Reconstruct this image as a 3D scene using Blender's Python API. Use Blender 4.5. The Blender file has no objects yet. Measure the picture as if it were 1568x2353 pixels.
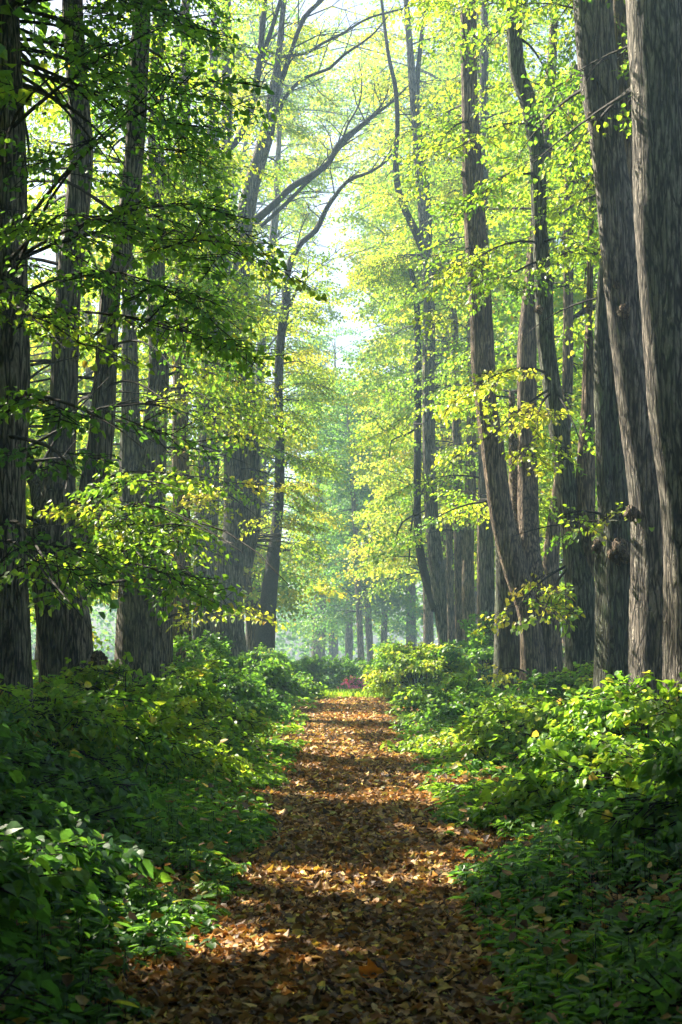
import bpy, math, random
import numpy as np

rng = np.random.default_rng(11)
random.seed(11)
S = bpy.context.scene
COL = S.collection
F = 50.0 / 36.0 * 2353.0
TH = math.atan(274.0 / F)
CAMZ = 1.6
R = math.radians

# ------------------------------------------------------------------ camera / world / light
cam_d = bpy.data.cameras.new('camera')
cam = bpy.data.objects.new('camera', cam_d)
COL.objects.link(cam)
cam.location = (0, 0, CAMZ)
cam.rotation_euler = (math.pi / 2 + TH, 0, 0)
cam_d.sensor_fit = 'VERTICAL'
cam_d.sensor_height = 36.0
cam_d.sensor_width = 24.0
cam_d.lens = 50.0
cam_d.clip_start = 0.05
cam_d.clip_end = 2000
cam_d.dof.use_dof = True
cam_d.dof.focus_distance = 20.0
cam_d.dof.aperture_fstop = 7.0
S.camera = cam

SUN_DIR = np.array([-0.75, 0.66, 0.0])
SUN_DIR /= np.linalg.norm(SUN_DIR)
SUN_EL = R(42)
sun_vec = np.array([SUN_DIR[0] * math.cos(SUN_EL), SUN_DIR[1] * math.cos(SUN_EL), math.sin(SUN_EL)])
world = bpy.data.worlds.new('World')
S.world = world
world.use_nodes = True
nt = world.node_tree
bg = nt.nodes['Background']
sky = nt.nodes.new('ShaderNodeTexSky')
sky.sky_type = 'NISHITA'
sky.sun_disc = False
sky.sun_elevation = SUN_EL
sky.sun_rotation = math.atan2(SUN_DIR[0], SUN_DIR[1])
sky.air_density = 1.0
sky.dust_density = 3.0
nt.links.new(sky.outputs[0], bg.inputs[0])
bg.inputs[1].default_value = 0.055
ld = bpy.data.lights.new('sun', 'SUN')
ld.energy = 5.0
ld.angle = R(0.5)
ld.color = (1.0, 0.91, 0.74)
sun = bpy.data.objects.new('sun', ld)
COL.objects.link(sun)
from mathutils import Vector
sun.rotation_euler = Vector(sun_vec).to_track_quat('Z', 'Y').to_euler()
sun.location = (-30, 40, 40)

S.view_settings.view_transform = 'Standard'
S.view_settings.look = 'None'
S.view_settings.gamma = 1.0
S.view_settings.exposure = 2.35
cy = S.cycles
cy.max_bounces = 10
cy.diffuse_bounces = 5
cy.glossy_bounces = 2
cy.transmission_bounces = 6
cy.transparent_max_bounces = 4
cy.volume_bounces = 1
cy.use_denoising = True
cy.use_adaptive_sampling = True
cy.adaptive_threshold = 0.015
cy.sample_clamp_indirect = 6.0
cy.caustics_reflective = False
cy.caustics_refractive = False


# ------------------------------------------------------------------ coordinates
def P(px, py, D):
    """a pixel of the 1568x2353 view and a distance along the path -> a point of the place"""
    dx = (px - 784.0) / F
    dy = (1176.0 - py) / F
    v = np.array([dx, math.cos(TH) - dy * math.sin(TH), math.sin(TH) + dy * math.cos(TH)])
    k = D / v[1]
    return np.array([v[0] * k, D, CAMZ + v[2] * k])


def project(p):
    c, sn = math.cos(TH), math.sin(TH)
    d = p[1] * c + (p[2] - CAMZ) * sn
    u = -p[1] * sn + (p[2] - CAMZ) * c
    return 784 + F * p[0] / d, 1176 - F * u / d, p[1]


def smooth(t):
    t = np.clip(t, 0, 1)
    return t * t * (3 - 2 * t)


def path_cx(y):
    return np.where(y < 12, -0.12 + 0.02 * y, 0.12 + 0.006 * (y - 12))


def ground_z(x, y):
    x = np.asarray(x, float)
    y = np.asarray(y, float)
    a = np.abs(x - path_cx(y))
    side = smooth((a - 1.2) / 3.0)
    z = 0.22 * side + 0.05 * side * (np.sin(x * 1.7 + y * 0.6) + np.sin(y * 1.3 - x * 0.8))
    z = z + 0.012 * np.sin(y * 2.1 + x * 1.1) + 0.01 * np.sin(x * 5.0 + y * 3.0)
    drop = smooth((y - 33.0) / 40.0) * (1 - smooth((a - 3.0) / 5.0))
    fall = smooth((y - 66.0) / 50.0) * (1 - smooth((a - 14.0) / 16.0))
    return z - 2.0 * drop - 8.0 * fall


# ------------------------------------------------------------------ materials
def new_mat(name):
    m = bpy.data.materials.new(name)
    m.use_nodes = True
    m.node_tree.nodes.clear()
    return m, m.node_tree.nodes, m.node_tree.links


def leaf_material(name, gloss=0.035, rough=0.45, trans=0.6, tgain=(0.88, 1.0, 0.26)):
    m, N, L = new_mat(name)
    at = N.new('ShaderNodeAttribute')
    at.attribute_name = 'tint'
    geo = N.new('ShaderNodeNewGeometry')
    noi = N.new('ShaderNodeTexNoise')
    noi.inputs['Scale'].default_value = 45
    noi.inputs['Detail'].default_value = 2
    L.new(geo.outputs['Position'], noi.inputs['Vector'])
    mr = N.new('ShaderNodeMapRange')
    mr.inputs['From Min'].default_value = 0.3
    mr.inputs['From Max'].default_value = 0.7
    mr.inputs['To Min'].default_value = 0.75
    mr.inputs['To Max'].default_value = 1.25
    L.new(noi.outputs[0], mr.inputs[0])
    mul = N.new('ShaderNodeMixRGB')
    mul.blend_type = 'MULTIPLY'
    mul.inputs[0].default_value = 1
    L.new(at.outputs['Color'], mul.inputs[1])
    L.new(mr.outputs[0], mul.inputs[2])
    dif = N.new('ShaderNodeBsdfDiffuse')
    L.new(mul.outputs[0], dif.inputs[0])
    gam = N.new('ShaderNodeGamma')
    gam.inputs[1].default_value = trans
    L.new(mul.outputs[0], gam.inputs[0])
    tg = N.new('ShaderNodeMixRGB')
    tg.blend_type = 'MULTIPLY'
    tg.inputs[0].default_value = 1
    tg.inputs[2].default_value = (*tgain, 1)
    L.new(gam.outputs[0], tg.inputs[1])
    tr = N.new('ShaderNodeBsdfTranslucent')
    L.new(tg.outputs[0], tr.inputs[0])
    add = N.new('ShaderNodeAddShader')
    L.new(dif.outputs[0], add.inputs[0])
    L.new(tr.outputs[0], add.inputs[1])
    gl = N.new('ShaderNodeBsdfGlossy')
    gl.inputs['Roughness'].default_value = rough
    gl.inputs[0].default_value = (1, 1, 1, 1)
    mx = N.new('ShaderNodeMixShader')
    mx.inputs[0].default_value = gloss
    L.new(add.outputs[0], mx.inputs[1])
    L.new(gl.outputs[0], mx.inputs[2])
    out = N.new('ShaderNodeOutputMaterial')
    L.new(mx.outputs[0], out.inputs[0])
    return m


def bark_material(name, dark, light, lichen, lich_amt, scale=17.0, stretch=0.10, bump=1.0):
    m, N, L = new_mat(name)
    tc = N.new('ShaderNodeTexCoord')
    mp = N.new('ShaderNodeMapping')
    mp.inputs['Scale'].default_value = (1, 1, stretch)
    L.new(tc.outputs['Object'], mp.inputs[0])
    n1 = N.new('ShaderNodeTexNoise')
    n1.inputs['Scale'].default_value = 9
    n1.inputs['Detail'].default_value = 3
    L.new(mp.outputs[0], n1.inputs[0])
    dis = N.new('ShaderNodeMixRGB')
    dis.blend_type = 'ADD'
    dis.inputs[0].default_value = 0.16
    L.new(mp.outputs[0], dis.inputs[1])
    L.new(n1.outputs['Color'], dis.inputs[2])
    vo = N.new('ShaderNodeTexVoronoi')
    vo.feature = 'DISTANCE_TO_EDGE'
    vo.inputs['Scale'].default_value = scale
    L.new(dis.outputs[0], vo.inputs['Vector'])
    n2 = N.new('ShaderNodeTexNoise')
    n2.inputs['Scale'].default_value = scale * 1.8
    n2.inputs['Detail'].default_value = 5
    n2.inputs['Roughness'].default_value = 0.7
    mpn = N.new('ShaderNodeMapping')
    mpn.inputs['Scale'].default_value = (1, 1, 3.4)
    L.new(dis.outputs[0], mpn.inputs[0])
    L.new(mpn.outputs[0], n2.inputs[0])
    crA = N.new('ShaderNodeMapRange')
    crA.inputs['From Min'].default_value = 0.0
    crA.inputs['From Max'].default_value = 0.22
    L.new(vo.outputs['Distance'], crA.inputs[0])
    mpb = N.new('ShaderNodeMapping')
    mpb.inputs['Scale'].default_value = (1, 1, 2.6)
    L.new(dis.outputs[0], mpb.inputs[0])
    vob = N.new('ShaderNodeTexVoronoi')
    vob.feature = 'DISTANCE_TO_EDGE'
    vob.inputs['Scale'].default_value = scale * 1.9
    L.new(mpb.outputs[0], vob.inputs['Vector'])
    crB = N.new('ShaderNodeMapRange')
    crB.inputs['From Max'].default_value = 0.25
    crB.inputs['To Min'].default_value = 0.5
    L.new(vob.outputs['Distance'], crB.inputs[0])
    cr = N.new('ShaderNodeMath')
    cr.operation = 'MULTIPLY'
    L.new(crA.outputs[0], cr.inputs[0])
    L.new(crB.outputs[0], cr.inputs[1])
    h = N.new('ShaderNodeMath')
    h.operation = 'MULTIPLY_ADD'
    h.inputs[1].default_value = 0.9
    L.new(n2.outputs[0], h.inputs[0])
    L.new(cr.outputs[0], h.inputs[2])
    ramp = N.new('ShaderNodeValToRGB')
    ramp.color_ramp.elements[0].position = 0.35
    ramp.color_ramp.elements[0].color = (*dark, 1)
    ramp.color_ramp.elements[1].position = 1.0
    ramp.color_ramp.elements[1].color = (*light, 1)
    hn = N.new('ShaderNodeMath')
    hn.operation = 'MULTIPLY'
    hn.inputs[1].default_value = 0.62
    L.new(h.outputs[0], hn.inputs[0])
    L.new(hn.outputs[0], ramp.inputs[0])
    n3 = N.new('ShaderNodeTexNoise')
    n3.inputs['Scale'].default_value = 2.2
    n3.inputs['Detail'].default_value = 6
    n3.inputs['Roughness'].default_value = 0.65
    mp2 = N.new('ShaderNodeMapping')
    mp2.inputs['Scale'].default_value = (1.3, 1.3, 0.55)
    L.new(tc.outputs['Object'], mp2.inputs[0])
    L.new(mp2.outputs[0], n3.inputs[0])
    lm = N.new('ShaderNodeMapRange')
    lm.inputs['From Min'].default_value = 0.46
    lm.inputs['From Max'].default_value = 0.66
    lm.inputs['To Max'].default_value = lich_amt
    L.new(n3.outputs[0], lm.inputs[0])
    lmul = N.new('ShaderNodeMath')
    lmul.operation = 'MULTIPLY'
    L.new(lm.outputs[0], lmul.inputs[0])
    L.new(cr.outputs[0], lmul.inputs[1])
    mix = N.new('ShaderNodeMixRGB')
    mix.inputs[2].default_value = (*lichen, 1)
    L.new(lmul.outputs[0], mix.inputs[0])
    L.new(ramp.outputs[0], mix.inputs[1])
    n4 = N.new('ShaderNodeTexNoise')
    n4.inputs['Scale'].default_value = 1.1
    n4.inputs['Detail'].default_value = 5
    n4.inputs['Roughness'].default_value = 0.7
    L.new(tc.outputs['Object'], n4.inputs[0])
    st = N.new('ShaderNodeMapRange')
    st.inputs['From Min'].default_value = 0.3
    st.inputs['From Max'].default_value = 0.7
    st.inputs['To Min'].default_value = 0.7
    st.inputs['To Max'].default_value = 1.6
    L.new(n4.outputs[0], st.inputs[0])
    mst = N.new('ShaderNodeMixRGB')
    mst.blend_type = 'MULTIPLY'
    mst.inputs[0].default_value = 1
    L.new(mix.outputs[0], mst.inputs[1])
    L.new(st.outputs[0], mst.inputs[2])
    bs = N.new('ShaderNodeBsdfPrincipled')
    bs.inputs['Roughness'].default_value = 0.9
    bs.inputs['Specular IOR Level'].default_value = 0.2
    L.new(mst.outputs[0], bs.inputs['Base Color'])
    bp = N.new('ShaderNodeBump')
    bp.inputs['Strength'].default_value = bump
    bp.inputs['Distance'].default_value = 0.035
    L.new(h.outputs[0], bp.inputs['Height'])
    L.new(bp.outputs[0], bs.inputs['Normal'])
    out = N.new('ShaderNodeOutputMaterial')
    L.new(bs.outputs[0], out.inputs[0])
    return m


M_LEAF = leaf_material('lime_leaf')
M_LEAF_NEAR = leaf_material('lime_leaf_waxy', gloss=0.03, rough=0.45)
M_LITTER = leaf_material('dry_leaf', gloss=0.03, rough=0.5, trans=0.95, tgain=(0.35, 0.3, 0.2))
M_BARK = bark_material('grey_bark', (0.030, 0.027, 0.025), (0.39, 0.335, 0.28), (0.21, 0.23, 0.19), 0.4)
M_BARK_MOSS = bark_material('mossy_bark', (0.028, 0.028, 0.022), (0.28, 0.275, 0.22), (0.11, 0.165, 0.075), 0.85, scale=19)
M_BARK_BROWN = bark_material('brown_bark', (0.05, 0.036, 0.026), (0.42, 0.31, 0.215), (0.24, 0.22, 0.15), 0.25, scale=18)
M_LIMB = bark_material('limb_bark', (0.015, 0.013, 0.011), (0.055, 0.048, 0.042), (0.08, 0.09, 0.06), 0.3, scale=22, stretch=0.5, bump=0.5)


def ground_material(name, c0, c1, c2, scale):
    m, N, L = new_mat(name)
    geo = N.new('ShaderNodeNewGeometry')
    vo = N.new('ShaderNodeTexVoronoi')
    vo.inputs['Scale'].default_value = scale
    L.new(geo.outputs['Position'], vo.inputs['Vector'])
    noi = N.new('ShaderNodeTexNoise')
    noi.inputs['Scale'].default_value = scale * 0.5
    noi.inputs['Detail'].default_value = 6
    L.new(geo.outputs['Position'], noi.inputs['Vector'])
    sx = N.new('ShaderNodeSeparateColor')
    L.new(vo.outputs['Color'], sx.inputs[0])
    ramp = N.new('ShaderNodeValToRGB')
    e = ramp.color_ramp.elements
    e[0].position = 0.15
    e[0].color = (*c0, 1)
    e[1].position = 0.9
    e[1].color = (*c2, 1)
    k = e.new(0.55)
    k.color = (*c1, 1)
    L.new(sx.outputs[0], ramp.inputs[0])
    mix = N.new('ShaderNodeMixRGB')
    mix.blend_type = 'MULTIPLY'
    mix.inputs[0].default_value = 0.7
    L.new(ramp.outputs[0], mix.inputs[1])
    L.new(noi.outputs[0], mix.inputs[2])
    bs = N.new('ShaderNodeBsdfPrincipled')
    bs.inputs['Roughness'].default_value = 0.95
    bs.inputs['Specular IOR Level'].default_value = 0.15
    L.new(mix.outputs[0], bs.inputs['Base Color'])
    bp = N.new('ShaderNodeBump')
    bp.inputs['Strength'].default_value = 0.8
    bp.inputs['Distance'].default_value = 0.03
    L.new(vo.outputs['Distance'], bp.inputs['Height'])
    L.new(bp.outputs[0], bs.inputs['Normal'])
    out = N.new('ShaderNodeOutputMaterial')
    L.new(bs.outputs[0], out.inputs[0])
    return m


M_GROUND = ground_material('forest_floor', (0.03, 0.022, 0.014), (0.07, 0.045, 0.025), (0.09, 0.09, 0.035), 14)
M_PATH = ground_material('trodden_leaves', (0.06, 0.032, 0.015), (0.17, 0.085, 0.035), (0.27, 0.17, 0.07), 20)


# ------------------------------------------------------------------ mesh builder
class MB:
    def __init__(s):
        s.v, s.f, s.m, s.t, s.n = [], [], [], [], 0

    def add(s, verts, faces, mat, tint=None):
        faces = np.asarray(faces)
        s.v.append(np.asarray(verts, float))
        s.f.append(faces + s.n)
        s.n += len(verts)
        s.m.append(np.full(len(faces), mat, np.int32))
        s.t.append(np.ones((len(faces), 3)) * 0.1 if tint is None else tint)

    def build(s, name, mats, parent=None, origin=(0, 0, 0), smooth_slots=()):
        me = bpy.data.meshes.new(name)
        if s.n:
            V = np.concatenate(s.v) - np.asarray(origin, float)
            tot = np.concatenate([np.full(len(f), f.shape[1], np.int32) for f in s.f])
            idx = np.concatenate([f.ravel() for f in s.f]).astype(np.int32)
            st = np.zeros(len(tot), np.int32)
            st[1:] = np.cumsum(tot)[:-1]
            me.vertices.add(len(V))
            me.vertices.foreach_set('co', V.ravel().astype(np.float32))
            me.loops.add(len(idx))
            me.loops.foreach_set('vertex_index', idx)
            me.polygons.add(len(tot))
            me.polygons.foreach_set('loop_start', st)
            me.polygons.foreach_set('loop_total', tot)
            mi = np.concatenate(s.m)
            me.polygons.foreach_set('material_index', mi)
            if smooth_slots:
                me.polygons.foreach_set('use_smooth', np.isin(mi, smooth_slots))
            a = me.attributes.new('tint', 'FLOAT_COLOR', 'FACE')
            T = np.concatenate(s.t)
            a.data.foreach_set('color', np.concatenate([T, np.ones((len(T), 1))], 1).ravel().astype(np.float32))
            me.update(calc_edges=True)
        for m in mats:
            me.materials.append(m)
        o = bpy.data.objects.new(name, me)
        COL.objects.link(o)
        if parent is not None:
            o.parent = parent
        else:
            o.location = origin
        return o


def empty(name, loc):
    o = bpy.data.objects.new(name, None)
    o.empty_display_size = 0.3
    o.location = loc
    COL.objects.link(o)
    return o


def tag(o, label=None, cat=None, group=None, kind=None):
    for k, v in (('label', label), ('category', cat), ('group', group), ('kind', kind)):
        if v:
            o[k] = v
    return o


# ------------------------------------------------------------------ tubes
def norm(v):
    return v / (np.linalg.norm(v, axis=-1, keepdims=True) + 1e-9)


def resample(pts, rad, step):
    pts = np.asarray(pts, float)
    rad = np.asarray(rad, float)
    n = len(pts)
    if n == 2:
        k = max(2, int(np.linalg.norm(pts[1] - pts[0]) / step))
        t = np.linspace(0, 1, k + 1)[:, None]
        return pts[0] * (1 - t) + pts[1] * t, (rad[0] * (1 - t) + rad[1] * t)[:, 0]
    ext = np.vstack([2 * pts[0] - pts[1], pts, 2 * pts[-1] - pts[-2]])
    er = np.concatenate([[rad[0]], rad, [rad[-1]]])
    op, orr = [], []
    for i in range(n - 1):
        p0, p1, p2, p3 = ext[i:i + 4]
        k = max(2, int(np.linalg.norm(p2 - p1) / step))
        t = np.linspace(0, 1, k, endpoint=False)[:, None]
        op.append(0.5 * (2 * p1 + (p2 - p0) * t + (2 * p0 - 5 * p1 + 4 * p2 - p3) * t ** 2 + (3 * p1 - p0 - 3 * p2 + p3) * t ** 3))
        orr.append((er[i + 1] * (1 - t) + er[i + 2] * t)[:, 0])
    op.append(pts[-1:])
    orr.append(rad[-1:])
    return np.concatenate(op), np.concatenate(orr)


def tube(mb, pts, rad, sides, mat=0, step=0.25, rough=0.05, seed=0, flare=0.0):
    C, r = resample(pts, rad, step)
    T = norm(np.gradient(C, axis=0))
    ref = np.array([0.0, 1.0, 0.0]) if abs(T[0][1]) < 0.8 else np.array([1.0, 0, 0])
    U = norm(np.cross(T, ref))
    V = np.cross(U, T)
    g = np.random.default_rng(seed)
    th = np.linspace(0, 2 * np.pi, sides, endpoint=False)
    s = np.concatenate([[0], np.cumsum(np.linalg.norm(np.diff(C, axis=0), axis=1))])
    mod = np.ones((len(C), sides))
    if rough > 0:
        for k, a in ((2, 1.0), (3, 0.9), (5, 0.7), (8, 0.4), (13, 0.3)):
            ph = g.uniform(0, 6.28) + g.uniform(-0.5, 0.5) * s + 0.6 * np.sin(s * g.uniform(0.4, 1.5) + g.uniform(0, 6))
            amp = a * rough * (0.6 + 0.4 * np.sin(s * g.uniform(0.5, 1.6) + g.uniform(0, 6)))
            mod += amp[:, None] * np.sin(k * th[None] + ph[:, None])
        mod += rough * 0.6 * np.sin(s * 2.3 + g.uniform(0, 6))[:, None] + g.normal(0, rough * 0.22, mod.shape)
    if flare > 0:
        fl = flare * np.exp(-s / 0.55)
        lob = 0.6 + 0.4 * np.sin(5 * th + g.uniform(0, 6))
        mod += fl[:, None] * lob[None]
    rr = r[:, None] * mod
    ring = C[:, None] + rr[..., None] * (np.cos(th)[None, :, None] * U[:, None] + np.sin(th)[None, :, None] * V[:, None])
    n = len(C)
    i = np.arange(n - 1)[:, None] * sides
    j = np.arange(sides)[None]
    j2 = (j + 1) % sides
    q = np.stack([i + j, i + j2, i + sides + j2, i + sides + j], -1).reshape(-1, 4)
    mb.add(ring.reshape(-1, 3), q, mat)
    e = (n - 1) * sides
    cap = np.vstack([ring[-1], C[-1] + T[-1] * r[-1] * 0.5])
    tri = np.stack([np.arange(sides), (np.arange(sides) + 1) % sides, np.full(sides, sides)], -1)
    mb.add(cap, tri, mat)
    return C, r


def twigs(mb, A, B, ra, rb, mat):
    """many thin three sided twigs at once"""
    if len(A) == 0:
        return
    T = norm(B - A)
    U = norm(np.cross(T, np.array([0.13, 0.21, 0.97])))
    V = np.cross(T, U)
    vs = []
    for P0, r in ((A, ra), (B, rb)):
        for a in (0, 2.094, 4.189):
            vs.append(P0 + r[:, None] * (math.cos(a) * U + math.sin(a) * V))
    verts = np.stack(vs, 1).reshape(-1, 3)
    f = np.array([[0, 1, 4, 3], [1, 2, 5, 4], [2, 0, 3, 5]])
    faces = (np.arange(len(A))[:, None, None] * 6 + f[None]).reshape(-1, 4)
    mb.add(verts, faces, mat)


# ------------------------------------------------------------------ leaves
HEART = (np.array([[0, 0, 0], [0.48, 0, -0.02], [1.10, 0, -0.20],
                   [-0.10, 0.24, 0.06], [0.16, 0.47, 0.13], [0.55, 0.41, 0.09], [0.86, 0.17, -0.04],
                   [-0.10, -0.24, 0.06], [0.16, -0.47, 0.13], [0.55, -0.41, 0.09], [0.86, -0.17, -0.04]]),
         [np.array([[0, 1, 4, 3], [1, 6, 5, 4], [0, 7, 8, 1], [1, 8, 9, 10]]), np.array([[1, 2, 6], [1, 10, 2]])])
HEX = (np.array([[0, 0, 0], [1.05, 0, -0.12], [0.12, 0.46, 0.12], [0.68, 0.36, 0.05], [0.12, -0.46, 0.12], [0.68, -0.36, 0.05]]),
       [np.array([[0, 1, 3, 2], [0, 4, 5, 1]])])
DIA = (np.array([[0, 0, 0], [1.05, 0, -0.08], [0.36, 0.48, 0.12], [0.36, -0.48, 0.12]]),
       [np.array([[0, 1, 2], [0, 3, 1]])])
LANCE = (np.array([[0, 0, 0], [1.0, 0, -0.15], [0.25, 0.2, 0.05], [0.65, 0.17, 0.0], [0.25, -0.2, 0.05], [0.65, -0.17, 0.0]]),
         [np.array([[0, 1, 3, 2], [0, 4, 5, 1]])])
# lobed maple-like outline for the litter
_a = [(0, 0), (0.05, 0.30), (0.35, 0.28), (0.40, 0.55), (0.62, 0.33), (0.72, 0.16), (1.05, 0)]
MAPLE = (np.array([[0.45, 0, -0.04]] + [[x, y, 0.28 * y] for x, y in _a] + [[x, -y, 0.28 * y] for x, y in _a[1:-1]]),
         [np.array([[0, 2, 1], [0, 3, 2], [0, 4, 3], [0, 5, 4], [0, 6, 5], [0, 7, 6],
                    [0, 1, 8], [0, 8, 9], [0, 9, 10], [0, 10, 11], [0, 11, 12], [0, 12, 7]])])


def put_leaves(mb, tmpl, Pp, X, Nn, sc, tint, mat=0, curl=None):
    n = len(Pp)
    if n == 0:
        return
    X = norm(X)
    Y = norm(np.cross(Nn, X))
    Z = np.cross(X, Y)
    tv, fs = tmpl
    if curl is None:
        curl = rng.uniform(0.5, 1.6, n)
    asp = rng.uniform(0.72, 1.12, n)[:, None, None]
    V = Pp[:, None] + sc[:, None, None] * (tv[None, :, 0, None] * X[:, None] + asp * tv[None, :, 1, None] * Y[:, None]
                                           + (tv[None, :, 2, None] * curl[:, None, None]) * Z[:, None])
    V = V.reshape(-1, 3)
    nv = len(tv)
    base = mb.n
    first = True
    for f in fs:
        faces = (np.arange(n)[:, None, None] * nv + f[None]).reshape(-1, f.shape[1])
        t = np.repeat(tint, len(f), 0)
        if first:
            mb.add(V, faces, mat, t)
            first = False
        else:
            mb.f.append(faces + base)
            mb.m.append(np.full(len(faces), mat, np.int32))
            mb.t.append(t)


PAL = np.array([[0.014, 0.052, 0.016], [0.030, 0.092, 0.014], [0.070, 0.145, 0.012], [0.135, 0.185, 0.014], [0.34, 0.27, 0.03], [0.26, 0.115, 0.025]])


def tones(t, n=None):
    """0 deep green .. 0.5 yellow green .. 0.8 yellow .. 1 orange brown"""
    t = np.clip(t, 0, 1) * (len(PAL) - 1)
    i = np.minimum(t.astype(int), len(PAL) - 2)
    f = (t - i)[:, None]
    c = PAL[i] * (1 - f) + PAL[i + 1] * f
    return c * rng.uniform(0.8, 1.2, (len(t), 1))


def make_spray(g, n_side, gap):
    Pp, X, A, B = [], [], [], []
    def axis(t):
        return np.array([t, 0.05 * math.sin(3 * t + ph), -0.16 * t * t])
    ph = g.uniform(0, 6)
    ts = np.linspace(0, 1, 5)
    for a, b in zip(ts[:-1], ts[1:]):
        A.append(axis(a)); B.append(axis(b))
    def leaf(p, d, side, k):
        an = side * g.uniform(0.6, 1.1)
        c, s = math.cos(an), math.sin(an)
        x = np.array([d[0] * c - d[1] * s, d[0] * s + d[1] * c, d[2] - g.uniform(0.15, 0.7)])
        Pp.append(p + 0.02 * x + np.array([0, 0, -0.01])); X.append(x)
    t = 0.3
    sd = 1
    while t < 1.0:
        leaf(axis(t), np.array([1, 0, -0.3 * t]), sd, t)
        sd = -sd
        t += gap
    leaf(axis(1.0), np.array([1, 0, -0.3]), 0.1, 1)
    for k in range(n_side):
        t = 0.12 + 0.75 * (k + g.uniform(0, 0.7)) / n_side
        sd = 1 if k % 2 else -1
        an = sd * g.uniform(0.55, 0.95)
        ln = g.uniform(0.32, 0.52) * (1.0 - 0.45 * t)
        d = np.array([math.cos(an), math.sin(an), g.uniform(-0.35, 0.08)])
        p0 = axis(t)
        A.append(p0); B.append(p0 + d * ln)
        u = gap
        s2 = 1
        while u < ln:
            leaf(p0 + d * u, d, s2, u)
            s2 = -s2
            u += gap * g.uniform(0.75, 1.1)
        leaf(p0 + d * ln, d, g.uniform(-0.3, 0.3), 1)
    return np.array(Pp), np.array(X), np.array(A), np.array(B)


_g = np.random.default_rng(5)
SPRAYS = {0: [make_spray(_g, 9, 0.085) for _ in range(9)],
          1: [make_spray(_g, 9, 0.080) for _ in range(9)],
          2: [make_spray(_g, 7, 0.15) for _ in range(8)]}
LODS = {0: (HEART, 0.084), 1: (HEX, 0.074), 2: (DIA, 0.135)}


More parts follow.
